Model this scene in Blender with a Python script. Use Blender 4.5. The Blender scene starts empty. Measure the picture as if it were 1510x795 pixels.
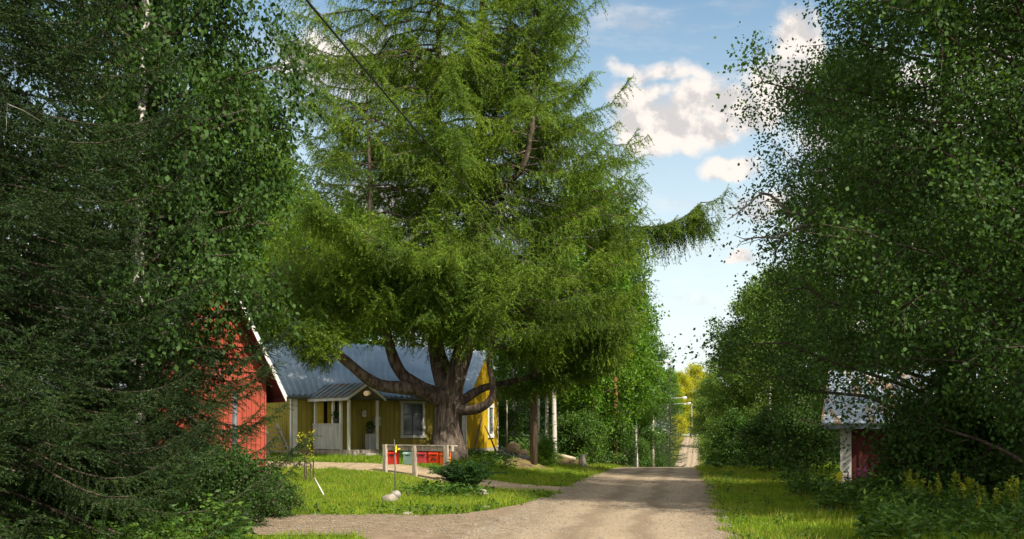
import bpy, math, random
import numpy as np
from math import radians as R

# ------------------------------------------------------------------ camera, sky, sun
SC = bpy.context.scene
COL = SC.collection
EYE, FPX, CX, HZ = 1.65, 1300.0, 755.0, 640.0      # eye height; focal length, centre and horizon of the photograph
cam = bpy.data.objects.new('camera', bpy.data.cameras.new('camera'))
COL.objects.link(cam)
cam.location = (0, 0, EYE)
cam.rotation_euler = (R(90), 0, 0)
cam.data.sensor_width = 36
cam.data.lens = 36 * FPX / 1510
cam.data.shift_y = (HZ - 397.5) / 1510
cam.data.clip_end = 6000
SC.camera = cam

SUN_DIR = np.array((0.50, -0.60, 0.74)); SUN_DIR /= np.linalg.norm(SUN_DIR)
sun = bpy.data.objects.new('sun', bpy.data.lights.new('sun', 'SUN'))
COL.objects.link(sun)
sun.data.energy = 3.4
sun.data.angle = R(0.6)
sun.data.color = (1.0, 0.92, 0.78)
import mathutils
sun.rotation_euler = mathutils.Vector(SUN_DIR).to_track_quat('Z', 'Y').to_euler()
sun.location = (20, -20, 40)

SC.view_settings.view_transform = 'Standard'
SC.view_settings.look = 'None'
SC.view_settings.gamma = 1
SC.view_settings.use_curve_mapping = False
SC.view_settings.exposure = 1.3
SC.render.engine = 'CYCLES'
SC.cycles.use_denoising = True
SC.cycles.max_bounces = 8
SC.cycles.transparent_max_bounces = 4
SC.cycles.diffuse_bounces = 3
SC.cycles.transmission_bounces = 4
SC.cycles.glossy_bounces = 2


class NT:
    """tiny helper that writes shader maths"""
    def __init__(s, tree): s.t = tree; s.n = tree.nodes; s.l = tree.links
    def new(s, ty, **kw):
        n = s.n.new(ty)
        for k, v in kw.items(): setattr(n, k, v)
        return n
    def put(s, sock, v):
        if v is None: return
        if hasattr(v, 'is_output'): s.l.new(v, sock)
        else: sock.default_value = v
    def m(s, op, a, b=None, c=None, clamp=False):
        n = s.new('ShaderNodeMath', operation=op, use_clamp=clamp)
        s.put(n.inputs[0], a); s.put(n.inputs[1], b); s.put(n.inputs[2], c)
        return n.outputs[0]
    def smooth(s, x, a, b):
        n = s.new('ShaderNodeMapRange', interpolation_type='SMOOTHSTEP', clamp=True)
        s.put(n.inputs['Value'], x); n.inputs['From Min'].default_value = a; n.inputs['From Max'].default_value = b
        return n.outputs[0]
    def noise(s, vec, scale, detail=3, rough=.5, dim='3D', dist=0):
        n = s.new('ShaderNodeTexNoise', noise_dimensions=dim)
        s.put(n.inputs['Vector'], vec)
        n.inputs['Scale'].default_value = scale; n.inputs['Detail'].default_value = detail
        n.inputs['Roughness'].default_value = rough; n.inputs['Distortion'].default_value = dist
        return n
    def mix(s, f, a, b, blend='MIX'):
        n = s.new('ShaderNodeMix', data_type='RGBA', blend_type=blend)
        s.put(n.inputs[0], f)
        for i, v in ((6, a), (7, b)):
            if isinstance(v, tuple): v = (*v[:3], 1)
            s.put(n.inputs[i], v)
        return n.outputs[2]
    def ramp(s, f, stops):
        n = s.new('ShaderNodeValToRGB')
        e = n.color_ramp.elements
        while len(e) < len(stops): e.new(.5)
        for k, (p, c) in zip(e, stops): k.position = p; k.color = (*c, 1)
        s.put(n.inputs[0], f)
        return n.outputs[0]


W = bpy.data.worlds.new('World'); SC.world = W; W.use_nodes = True
wt = NT(W.node_tree); wt.n.clear()
sky = wt.new('ShaderNodeTexSky', sky_type='NISHITA', sun_disc=False)
sky.sun_elevation = math.asin(SUN_DIR[2])
sky.sun_rotation = math.atan2(SUN_DIR[0], SUN_DIR[1])
sky.ozone_density = 1.6; sky.air_density = 1.0; sky.dust_density = 0.6
tc = wt.new('ShaderNodeTexCoord')
sx = wt.new('ShaderNodeSeparateXYZ'); wt.l.new(tc.outputs['Generated'], sx.inputs[0])
yy = wt.m('MAXIMUM', sx.outputs[1], 0.05)
u0, v0 = wt.m('DIVIDE', sx.outputs[0], yy), wt.m('DIVIDE', sx.outputs[2], yy)
cv = wt.new('ShaderNodeCombineXYZ'); wt.put(cv.inputs[0], u0); wt.put(cv.inputs[1], v0)
nz = wt.noise(cv.outputs[0], 9, 4, .55)
nc = wt.new('ShaderNodeSeparateColor'); wt.l.new(nz.outputs['Color'], nc.inputs[0])
u = wt.m('ADD', u0, wt.m('MULTIPLY', wt.m('SUBTRACT', nc.outputs[0], .5), .07))
v = wt.m('ADD', v0, wt.m('MULTIPLY', wt.m('SUBTRACT', nc.outputs[1], .5), .07))
def cloud_blob(px, py, rx, ry, k=1.0):
    a = wt.m('DIVIDE', wt.m('SUBTRACT', u, (px - CX) / FPX), rx / FPX)
    b = wt.m('DIVIDE', wt.m('SUBTRACT', v, (HZ - py) / FPX), ry / FPX)
    d = wt.m('SQRT', wt.m('ADD', wt.m('MULTIPLY', a, a), wt.m('MULTIPLY', b, b)))
    return wt.m('MULTIPLY', wt.smooth(d, 1.55, .15), k * .92)
mask = None
for bl in [(1178, 75, 58, 72), (1140, 118, 74, 54), (1065, 155, 90, 52), (975, 180, 80, 46), (1035, 200, 52, 32), (940, 140, 62, 34, .8),
           (955, 100, 105, 20, .62), (1020, 108, 60, 16, .6), (1072, 250, 46, 22, .9), (1110, 312, 78, 26, .62), (1098, 383, 26, 14, .8),
           (1330, 190, 190, 120), (1480, 120, 120, 170, .9), (1270, 320, 130, 90, .9), (1300, 470, 160, 70, .8), (520, 90, 170, 60, .8), (80, 420, 250, 110, .9), (640, 300, 190, 70, .7),
           (-400, 200, 400, 200, .8), (2100, 250, 450, 250, .8)]:
    b = cloud_blob(*bl)
    mask = b if mask is None else wt.m('MAXIMUM', mask, b)
fb = wt.noise(cv.outputs[0], 19, 8, .6).outputs[0]
cov = wt.smooth(wt.m('ADD', mask, wt.m('MULTIPLY', wt.m('SUBTRACT', fb, .5), 1.05)), .25, .70)
st_ = wt.new('ShaderNodeMapping'); wt.l.new(cv.outputs[0], st_.inputs[0]); st_.inputs['Scale'].default_value = (3, 11, 1); st_.inputs['Rotation'].default_value = (0, 0, .25)
wisp = wt.m('MULTIPLY', wt.smooth(wt.noise(st_.outputs[0], 1.6, 7, .62).outputs[0], .46, .78), .55)
cov = wt.m('MULTIPLY', wt.m('MAXIMUM', cov, wisp), wt.smooth(sx.outputs[1], .06, .16))
ofs = wt.new('ShaderNodeVectorMath', operation='ADD'); wt.l.new(cv.outputs[0], ofs.inputs[0]); ofs.inputs[1].default_value = (.012, .018, 0)
sh = wt.m('SUBTRACT', fb, wt.noise(ofs.outputs[0], 19, 8, .6).outputs[0])
ccol = wt.mix(wt.smooth(sh, -.10, .08), (3.7, 3.55, 3.5), (5.5, 5.05, 4.65))
hz = wt.smooth(sx.outputs[2], .52, .02)
skyc = wt.mix(wt.m('MULTIPLY', hz, .85), sky.outputs[0], (5.5, 5.0, 5.3))
skyc = wt.mix(1.0, skyc, (.95, 1.10, .99), 'MULTIPLY')
# unseen broken cloud added overhead and behind the viewer to raise the fill light
nb = wt.noise(tc.outputs['Generated'], 2.6, 6, .6).outputs[0]
back_cov = wt.m('MULTIPLY', wt.smooth(nb, .36, .56), wt.smooth(sx.outputs[1], .32, .02))
back_cov = wt.m('MULTIPLY', back_cov, wt.smooth(sx.outputs[2], -.02, .12))
final = wt.mix(wt.m('MAXIMUM', cov, back_cov), skyc, wt.mix(back_cov, ccol, (10.5, 10.1, 9.8)))
bg = wt.new('ShaderNodeBackground'); wt.l.new(final, bg.inputs[0]); bg.inputs[1].default_value = 0.078
wo = wt.new('ShaderNodeOutputWorld'); wt.l.new(bg.outputs[0], wo.inputs[0])

# ------------------------------------------------------------------ materials
def new_mat(name):
    m = bpy.data.materials.new(name); m.use_nodes = True
    t = NT(m.node_tree); t.n.clear()
    out = t.new('ShaderNodeOutputMaterial')
    p = t.new('ShaderNodeBsdfPrincipled')
    t.l.new(p.outputs[0], out.inputs[0])
    return m, t, p, out

def surf(name, c1, c2=None, scale=4, rough=.75, bump=0, bscale=None, spec=.3, metal=0, stretch=(1, 1, 1), c3=None, detail=5, lo=.35, hi=.65):
    m, t, p, out = new_mat(name)
    tcn = t.new('ShaderNodeTexCoord')
    mp = t.new('ShaderNodeMapping'); t.l.new(tcn.outputs['Object'], mp.inputs[0]); mp.inputs['Scale'].default_value = stretch
    n = t.noise(mp.outputs[0], scale, detail, .6)
    stops = [(lo, c1), (hi, c2 or c1)] if c3 is None else [(lo, c1), ((lo + hi) / 2, c2), (hi, c3)]
    t.l.new(t.ramp(n.outputs[0], stops), p.inputs['Base Color'])
    p.inputs['Roughness'].default_value = rough
    p.inputs['Metallic'].default_value = metal
    p.inputs['Specular IOR Level'].default_value = spec
    if bump:
        n2 = t.noise(mp.outputs[0], bscale or scale * 4, 4, .6)
        b = t.new('ShaderNodeBump'); b.inputs['Strength'].default_value = bump; b.inputs['Distance'].default_value = .03
        t.l.new(n2.outputs[0], b.inputs['Height']); t.l.new(b.outputs[0], p.inputs['Normal'])
    return m

def leaf_mat(name, dark, mid, light, trans=.35, rough=.55, spec=.25, nscale=.45):
    """every leaf its own tint, plus slow drifts over the crown and a small shift from tree to tree"""
    m, t, p, out = new_mat(name)
    g = t.new('ShaderNodeNewGeometry'); oi = t.new('ShaderNodeObjectInfo'); tcn = t.new('ShaderNodeTexCoord')
    n = t.noise(tcn.outputs['Object'], nscale, 2, .5)
    f = t.m('ADD', t.m('MULTIPLY', g.outputs['Random Per Island'], .62), t.m('MULTIPLY', t.m('SUBTRACT', n.outputs[0], .3), .9))
    f = t.m('ADD', f, t.m('MULTIPLY', t.m('SUBTRACT', oi.outputs['Random'], .5), .22))
    c = t.ramp(f, [(.1, dark), (.5, mid), (.95, light)])
    t.l.new(c, p.inputs['Base Color'])
    p.inputs['Roughness'].default_value = rough; p.inputs['Specular IOR Level'].default_value = spec
    tr = t.new('ShaderNodeBsdfTranslucent')
    t.l.new(t.mix(1.0, c, (1.5, 1.35, .5), 'MULTIPLY'), tr.inputs[0])
    mx = t.new('ShaderNodeMixShader'); mx.inputs[0].default_value = trans
    t.l.new(p.outputs[0], mx.inputs[1]); t.l.new(tr.outputs[0], mx.inputs[2])
    t.l.new(mx.outputs[0], out.inputs[0])
    return m

M = {}
M['spruce'] = leaf_mat('spruce_needles', (.011, .026, .007), (.023, .050, .010), (.055, .100, .017), .2)
M['spruce_far'] = leaf_mat('conifer_needles', (.016, .040, .014), (.030, .066, .019), (.058, .11, .026), .2)
M['larch'] = leaf_mat('larch_needles', (.026, .064, .010), (.082, .160, .016), (.26, .36, .028), .42)  # wide ramp paints lit highlights and a dark crown interior into the needles
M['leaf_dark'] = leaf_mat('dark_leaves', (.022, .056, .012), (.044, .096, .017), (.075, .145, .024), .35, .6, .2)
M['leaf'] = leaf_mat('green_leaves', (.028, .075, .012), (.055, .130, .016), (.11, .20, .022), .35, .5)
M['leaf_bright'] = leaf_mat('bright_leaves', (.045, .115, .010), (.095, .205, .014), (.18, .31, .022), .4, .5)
M['leaf_yellow'] = leaf_mat('yellow_green_leaves', (.20, .27, .014), (.40, .41, .02), (.60, .53, .04), .45)
M['willow'] = leaf_mat('grey_green_leaves', (.060, .115, .022), (.115, .20, .032), (.19, .28, .045), .45)
M['fern'] = leaf_mat('fern_fronds', (.010, .040, .008), (.026, .075, .012), (.07, .14, .02), .25, nscale=2)
M['goldenrod'] = leaf_mat('goldenrod_heads', (.10, .14, .01), (.20, .23, .012), (.34, .33, .02), .3, nscale=2)
M['weed'] = leaf_mat('weed_leaves', (.020, .056, .010), (.048, .108, .014), (.11, .19, .022), .3)
M['grass'] = leaf_mat('grass_blades', (.085, .165, .012), (.165, .26, .016), (.29, .37, .03), .4, .6, .2)
M['dry_grass'] = leaf_mat('dry_grass_blades', (.16, .15, .03), (.26, .24, .04), (.40, .34, .07), .3)
M['pink'] = leaf_mat('pink_petals', (.30, .06, .22), (.40, .10, .32), (.55, .20, .45), .3)
M['yellow_petal'] = surf('yellow_ribbon', (.75, .52, .02), (.80, .62, .03))
M['bark'] = surf('grey_brown_bark', (.035, .026, .020), (.115, .088, .066), 3, .95, .9, 9, .15, stretch=(3.2, 3.2, .5))
M['bark_larch'] = surf('larch_bark', (.030, .022, .017), (.085, .064, .050), 2.6, .95, 1.0, 7, .15, stretch=(3.4, 3.4, .5), c3=(.15, .12, .095))
M['bark_pine'] = surf('pine_bark', (.16, .065, .030), (.30, .13, .06), 3, .9, .6, 10, .15)
M['twig'] = surf('dead_twigs', (.10, .085, .07), (.26, .23, .20), 5, .9)
M['birch'] = surf('birch_bark', (.05, .045, .04), (.50, .47, .42), 3.2, .75, .3, 8, .2, stretch=(1.2, 1.2, 3.0), lo=.36, hi=.45)
M['olive'] = surf('shaded_wall_paint', (.27, .225, .040), (.35, .285, .050), 1.3, .7, .15, 18, .25, stretch=(4, 4, .5))  # shade on the front and left walls put into the house colour
M['yellow'] = surf('sunlit_wall_paint', (.40, .275, .012), (.50, .345, .016), 1.3, .7, .15, 18, .25, stretch=(4, 4, .5))  # same house paint, with sunlight on the right gable put into the colour
M['white'] = surf('white_paint', (.60, .58, .52), (.74, .72, .67), 3, .6, .08)
M['cream'] = surf('cream_paint', (.52, .50, .40), (.64, .62, .52), 3, .65, .08)
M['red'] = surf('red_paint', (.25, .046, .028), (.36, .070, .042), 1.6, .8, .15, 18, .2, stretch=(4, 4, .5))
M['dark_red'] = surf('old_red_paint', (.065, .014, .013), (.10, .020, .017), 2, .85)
M['barn_roof'] = surf('galvanised_sheet', (.42, .46, .50), (.58, .61, .63), 1.2, .38, spec=.5, metal=.6)
M['roof'] = surf('blue_grey_metal_roof', (.34, .40, .44), (.48, .53, .56), 1.0, .34, spec=.5, metal=.5)
M['porch_roof'] = surf('dark_metal_sheet', (.13, .16, .18), (.24, .27, .29), 1.6, .45, spec=.5, metal=.4, c3=(.22, .16, .13))
M['fascia'] = surf('dark_fascia', (.10, .12, .13), (.14, .16, .17), 3, .5)
M['stone'] = surf('pale_stone', (.20, .17, .14), (.38, .33, .28), 6, .9, .4, 20)
M['granite'] = surf('grey_stone', (.22, .20, .18), (.38, .35, .31), 6, .9, .4, 20)
M['tan_stone'] = surf('tan_stone', (.42, .28, .15), (.55, .38, .22), 5, .9, .4, 20)
M['foundation'] = surf('foundation_concrete', (.26, .23, .19), (.38, .34, .28), 4, .9, .3)
M['grey_wood'] = surf('weathered_wood', (.17, .14, .105), (.33, .28, .22), 3, .9, .5, 20, .15, stretch=(3, 3, .6), c3=(.42, .37, .30))
M['brown_wood'] = surf('brown_pole_wood', (.085, .060, .040), (.17, .125, .085), 3, .9, .4, 20, .15, stretch=(4, 4, .4))
M['grey_white_board'] = surf('grey_white_boards', (.34, .33, .29), (.50, .49, .44), 2, .75, .1, stretch=(3, 3, .5))
M['pole_pale'] = surf('pale_pole_wood', (.25, .21, .16), (.38, .33, .27), 3, .85, stretch=(4, 4, .4))
M['metal_grey'] = surf('grey_metal', (.07, .075, .08), (.13, .135, .14), 5, .6, spec=.3, metal=.2)
M['steel'] = surf('galvanised_steel', (.45, .46, .47), (.55, .56, .57), 5, .4, spec=.5, metal=.5)
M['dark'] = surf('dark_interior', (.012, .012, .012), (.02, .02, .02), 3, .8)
M['black'] = surf('black_rubber', (.012, .012, .013), (.02, .02, .02), 3, .5)
M['soil'] = surf('bare_soil', (.07, .045, .025), (.15, .10, .05), 3.5, .95, 1.0, 12, c3=(.16, .15, .03))
M['terracotta'] = surf('plant_pot', (.05, .05, .05), (.08, .08, .08), 5, .7)
M['pale_wood'] = surf('fresh_wood', (.50, .40, .26), (.62, .52, .36), 5, .8)
M['curtain'] = surf('yellow_curtain', (.55, .40, .04), (.65, .48, .06), 3, .8)
M['lamp_glass'] = surf('frosted_lamp_glass', (.7, .7, .66), (.78, .78, .74), 4, .4)
M['reflector'] = surf('yellow_plastic', (.62, .55, .03), (.75, .66, .05), 6, .45)
for nm, a, b in (('box_red', (.58, .030, .022), (.68, .050, .030)), ('box_mint', (.38, .55, .47), (.46, .62, .54)), ('box_crimson', (.48, .045, .055), (.58, .075, .08)),
                 ('box_vermilion', (.72, .055, .012), (.80, .08, .018)), ('box_orange', (.78, .13, .012), (.85, .17, .02))):
    M[nm] = surf('mailbox_' + nm[4:], a, b, 4, .42, spec=.4)
# pale rusty sheet of the shed roof
def rusty():
    m, t, p, out = new_mat('peeling_roof_sheet')
    tcn = t.new('ShaderNodeTexCoord')
    mp = t.new('ShaderNodeMapping'); t.l.new(tcn.outputs['Object'], mp.inputs[0]); mp.inputs['Scale'].default_value = (2.2, .55, .55)
    n = t.noise(mp.outputs[0], 1.5, 6, .65)
    n2 = t.noise(mp.outputs[0], 11, 3, .6)
    f = t.smooth(t.m('ADD', n.outputs[0], t.m('MULTIPLY', t.m('SUBTRACT', n2.outputs[0], .5), .25)), .50, .58)
    c = t.mix(f, (.44, .52, .60), t.mix(n2.outputs[0], (.34, .20, .11), (.56, .40, .25)))
    t.l.new(c, p.inputs['Base Color']); p.inputs['Roughness'].default_value = .6
    return m
M['rusty'] = rusty()
def glass():
    m, t, p, out = new_mat('window_glass')
    p.inputs['Base Color'].default_value = (.02, .025, .035, 1); p.inputs['Roughness'].default_value = .06
    p.inputs['Specular IOR Level'].default_value = .8
    return m
M['glass'] = glass()
def ground_mat():
    m, t, p, out = new_mat('turf_and_soil')
    g = t.new('ShaderNodeNewGeometry')
    n = t.noise(g.outputs['Position'], .7, 5, .6); n2 = t.noise(g.outputs['Position'], 14, 4, .65)
    c = t.ramp(n.outputs[0], [(.3, (.050, .085, .010)), (.5, (.085, .130, .012)), (.72, (.14, .16, .022))])
    c = t.mix(t.smooth(n2.outputs[0], .42, .7), c, (.045, .060, .012))
    t.l.new(c, p.inputs['Base Color']); p.inputs['Roughness'].default_value = 1; p.inputs['Specular IOR Level'].default_value = .05
    b = t.new('ShaderNodeBump'); b.inputs['Strength'].default_value = .8; b.inputs['Distance'].default_value = .06
    t.l.new(n2.outputs[0], b.inputs['Height']); t.l.new(b.outputs[0], p.inputs['Normal'])
    return m
M['ground'] = ground_mat()
def gravel_mat(name, tint=(1, 1, 1), tracks=True):
    m, t, p, out = new_mat(name)
    g = t.new('ShaderNodeNewGeometry'); pos = g.outputs['Position']
    big = t.noise(pos, .55, 4, .6).outputs[0]
    mid = t.noise(pos, 3.2, 5, .65).outputs[0]
    fine = t.noise(pos, 38, 4, .7).outputs[0]
    vo = t.new('ShaderNodeTexVoronoi'); t.l.new(pos, vo.inputs['Vector']); vo.inputs['Scale'].default_value = 17
    c = t.ramp(mid, [(.3, (.185, .148, .105)), (.5, (.275, .222, .160)), (.72, (.37, .305, .225))])
    c = t.mix(t.m('MULTIPLY', t.smooth(big, .42, .66), .45), c, (.23, .185, .13))
    c = t.mix(t.m('MULTIPLY', t.smooth(fine, .52, .70), .6), c, (.15, .115, .08))
    c = t.mix(t.m('MULTIPLY', t.smooth(vo.outputs['Distance'], .22, .08), t.smooth(t.noise(pos, 5.0, 3, .6).outputs[0], .5, .62)), c, (.47, .42, .35))
    c = t.mix(t.m('MULTIPLY', t.smooth(vo.outputs['Distance'], .16, .07), t.smooth(t.noise(pos, 2.1, 3, .6).outputs[0], .52, .60)), c, (.10, .08, .06))
    if tracks:
        uv = t.new('ShaderNodeUVMap'); s = t.new('ShaderNodeSeparateXYZ'); t.l.new(uv.outputs[0], s.inputs[0])
        uu = t.m('ADD', s.outputs[0], t.m('MULTIPLY', t.m('SUBTRACT', big, .5), .22))
        def band(cn, w): return t.smooth(t.m('ABSOLUTE', t.m('SUBTRACT', uu, cn)), w, w * .3)
        tr = t.m('MAXIMUM', t.m('MAXIMUM', band(-.46, .2), band(.08, .18)), band(.52, .2))
        c = t.mix(t.m('MULTIPLY', tr, .6), c, (.36, .30, .22))
        ridge = t.m('MAXIMUM', t.m('MAXIMUM', band(-.20, .10), band(.30, .10)), band(.97, .2))
        c = t.mix(t.m('MULTIPLY', t.m('MULTIPLY', ridge, t.smooth(mid, .34, .62)), .5), c, (.14, .108, .076))
    c = t.mix(1.0, c, tint, 'MULTIPLY')
    t.l.new(c, p.inputs['Base Color']); p.inputs['Roughness'].default_value = .95; p.inputs['Specular IOR Level'].default_value = .15
    h = t.m('ADD', t.m('MULTIPLY', fine, .5), t.m('MULTIPLY', vo.outputs['Distance'], -.7))
    b = t.new('ShaderNodeBump'); b.inputs['Strength'].default_value = .7; b.inputs['Distance'].default_value = .03
    t.l.new(h, b.inputs['Height']); t.l.new(b.outputs[0], p.inputs['Normal'])
    return m
M['gravel'] = gravel_mat('gravel_road', (.92, .87, .80))
M['lane'] = gravel_mat('dirt_lane', (.80, .74, .68), False)
M['sand'] = gravel_mat('sandy_drive', (1.25, 1.18, 1.05), False)

# ------------------------------------------------------------------ mesh helpers
def nrm(a): return a / np.maximum(np.linalg.norm(a, axis=-1, keepdims=True), 1e-9)

class MB:
    """collects quads and triangles and links them as ONE mesh object"""
    def __init__(s): s.v = []; s.q = []; s.t = []; s.n = 0
    def add(s, verts, quads=None, tris=None):
        verts = np.asarray(verts, float).reshape(-1, 3)
        if quads is not None and len(quads): s.q.append(np.asarray(quads, np.int64).reshape(-1, 4) + s.n)
        if tris is not None and len(tris): s.t.append(np.asarray(tris, np.int64).reshape(-1, 3) + s.n)
        s.v.append(verts); s.n += len(verts)
    def poly(s, pts):
        pts = [tuple(p) for p in pts]
        if len(pts) == 4: s.add(pts, [[0, 1, 2, 3]])
        else: s.add(pts, None, [[0, i, i + 1] for i in range(1, len(pts) - 1)])
    def box(s, o, ax, ay, az):
        """a box from corner o along three edge vectors"""
        o, ax, ay, az = (np.asarray(k, float) for k in (o, ax, ay, az))
        v = [o, o + ax, o + ax + ay, o + ay]; v += [k + az for k in v]
        q = [[0, 3, 2, 1], [4, 5, 6, 7], [0, 1, 5, 4], [1, 2, 6, 5], [2, 3, 7, 6], [3, 0, 4, 7]]
        s.add(v, q)
    def prism(s, poly, ext):
        """a polygon pushed along ext"""
        p = np.asarray(poly, float); n = len(p); e = np.asarray(ext, float)
        v = np.vstack([p, p + e])
        t = [[0, i + 1, i] for i in range(1, n - 1)] + [[n, n + i, n + i + 1] for i in range(1, n - 1)]
        q = [[i, (i + 1) % n, n + (i + 1) % n, n + i] for i in range(n)]
        s.add(v, q, t)
    def mesh(s, name, m, smooth=False, origin=(0, 0, 0), uv=None):
        me = bpy.data.meshes.new(name)
        if s.n:
            v = np.concatenate(s.v) - np.asarray(origin, float)
            q = np.concatenate(s.q) if s.q else np.zeros((0, 4), np.int64)
            t = np.concatenate(s.t) if s.t else np.zeros((0, 3), np.int64)
            me.vertices.add(len(v)); me.vertices.foreach_set('co', v.astype(np.float32).ravel())
            loops = np.concatenate([q.ravel(), t.ravel()]).astype(np.int32)
            me.loops.add(len(loops)); me.loops.foreach_set('vertex_index', loops)
            starts = np.concatenate([np.arange(len(q)) * 4, len(q) * 4 + np.arange(len(t)) * 3]).astype(np.int32)
            me.polygons.add(len(starts)); me.polygons.foreach_set('loop_start', starts)
            me.update(calc_edges=True)
            me.polygons.foreach_set('use_smooth', np.full(len(starts), smooth))
            if uv is not None:
                l = me.uv_layers.new(name='UVMap'); l.data.foreach_set('uv', np.asarray(uv, np.float32)[loops].ravel())
        me.materials.append(m)
        return me
    def build(s, name, m, parent=None, smooth=False, origin=None, uv=None):
        if origin is None: origin = parent_origin(parent)
        o = bpy.data.objects.new(name, s.mesh(name, m, smooth, origin, uv)); COL.objects.link(o)
        if parent: o.parent = parent
        else: o.location = origin
        ORG[o.name] = tuple(origin)
        return o

ORG = {}
def parent_origin(p):
    return (0, 0, 0) if p is None else ORG[p.name]

def tag(o, label, cat, group=None):
    o['label'] = label; o['category'] = cat
    if group: o['group'] = group
    return o
def thing(name, label, cat, loc, group=None):
    o = bpy.data.objects.new(name, None); COL.objects.link(o)
    o.empty_display_size = .2; o.location = loc
    ORG[o.name] = tuple(loc)
    return tag(o, label, cat, group)
def structure(o): o['kind'] = 'structure'; return o
def stuff(o): o['kind'] = 'stuff'; return o
def single(mb, name, m, base, label, cat, group=None, smooth=False):
    """a thing that is one mesh, its origin at its base"""
    return tag(mb.build(name, m, None, smooth, base), label, cat, group)

def tube(mb, pts, rad, sides=7, cap=True):
    pts = np.asarray(pts, float); n = len(pts); rad = np.broadcast_to(np.asarray(rad, float), (n,))
    T = nrm(np.gradient(pts, axis=0))
    ref = np.array((1.0, 0, 0)) if abs(T[0][0]) < .8 else np.array((0, 1.0, 0))
    A = []
    for i in range(n):
        a = ref - T[i] * ref.dot(T[i]); a /= max(np.linalg.norm(a), 1e-9); ref = a; A.append(a)
    A = np.array(A); B = np.cross(T, A)
    th = np.linspace(0, 2 * np.pi, sides, endpoint=False)
    v = pts[:, None] + (A[:, None] * np.cos(th)[None, :, None] + B[:, None] * np.sin(th)[None, :, None]) * rad[:, None, None]
    i, j = np.meshgrid(np.arange(n - 1), np.arange(sides), indexing='ij'); j2 = (j + 1) % sides
    q = np.stack([i * sides + j, i * sides + j2, (i + 1) * sides + j2, (i + 1) * sides + j], -1).reshape(-1, 4)
    v = v.reshape(-1, 3); tr = None
    if cap:
        v = np.vstack([v, pts[-1], pts[0]]); k = n * sides
        tr = [[(n - 1) * sides + a, (n - 1) * sides + (a + 1) % sides, k] for a in range(sides)] + [[(a + 1) % sides, a, k + 1] for a in range(sides)]
    mb.add(v, q, tr)

def cyl(mb, a, b, r, sides=8, r2=None): tube(mb, [a, b], [r, r if r2 is None else r2], sides)

def curve(pts, n):
    """Catmull-Rom through the points"""
    p = np.asarray(pts, float); p = np.vstack([2 * p[0] - p[1], p, 2 * p[-1] - p[-2]])
    out = []
    seg = len(p) - 3
    for t in np.linspace(0, seg - 1e-6, n):
        i = int(t); f = t - i; a, b, c, d = p[i:i + 4]
        out.append(.5 * ((2 * b) + (c - a) * f + (2 * a - 5 * b + 4 * c - d) * f * f + (3 * b - a - 3 * c + d) * f ** 3))
    return np.array(out)

def along(pts, s):
    """positions and tangents at arc lengths s"""
    d = np.linalg.norm(np.diff(pts, axis=0), axis=1); c = np.concatenate([[0], np.cumsum(d)])
    p = np.stack([np.interp(s, c, pts[:, k]) for k in range(3)], -1)
    g = nrm(np.gradient(pts, axis=0))
    t = nrm(np.stack([np.interp(s, c, g[:, k]) for k in range(3)], -1))
    return p, t, c[-1]

def diamonds(mb, base, d, length, width, rng, mid=.45):
    """one leaf- or needle-shaped face per base point"""
    n = len(base)
    w = nrm(np.cross(d, rng.normal(size=(n, 3)))) * (np.asarray(width).reshape(-1, 1) * .5)
    L = np.asarray(length).reshape(-1, 1)
    v = np.stack([base, base + d * L * mid + w, base + d * L, base + d * L * mid - w], 1).reshape(-1, 3)
    mb.add(v, np.arange(n * 4).reshape(-1, 4))

def blob(mb, c, r, rng, n1=9, n2=6, rough=.2):
    """an uneven stone"""
    c = np.asarray(c, float); r = np.broadcast_to(np.asarray(r, float), (3,))
    ph = np.linspace(0, np.pi, n2 + 1); th = np.linspace(0, 2 * np.pi, n1, endpoint=False)
    k = rng.normal(size=(4, 3)) * 1.3; ofs = rng.uniform(0, 6, 4)
    D = np.stack([np.sin(ph)[:, None] * np.cos(th), np.sin(ph)[:, None] * np.sin(th), np.repeat(np.cos(ph)[:, None], n1, 1)], -1)
    f = 1 + rough * sum(np.sin(D @ k[i] * 1.6 + ofs[i]) for i in range(4)) / 2
    f = f + rng.normal(0, rough * .18, f.shape); f[0] = f[0, 0]; f[-1] = f[-1, 0]
    v = c + D * f[..., None] * r
    i, j = np.meshgrid(np.arange(n2), np.arange(n1), indexing='ij'); j2 = (j + 1) % n1
    q = np.stack([i * n1 + j, (i + 1) * n1 + j, (i + 1) * n1 + j2, i * n1 + j2], -1).reshape(-1, 4)
    mb.add(v.reshape(-1, 3), q)

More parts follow.
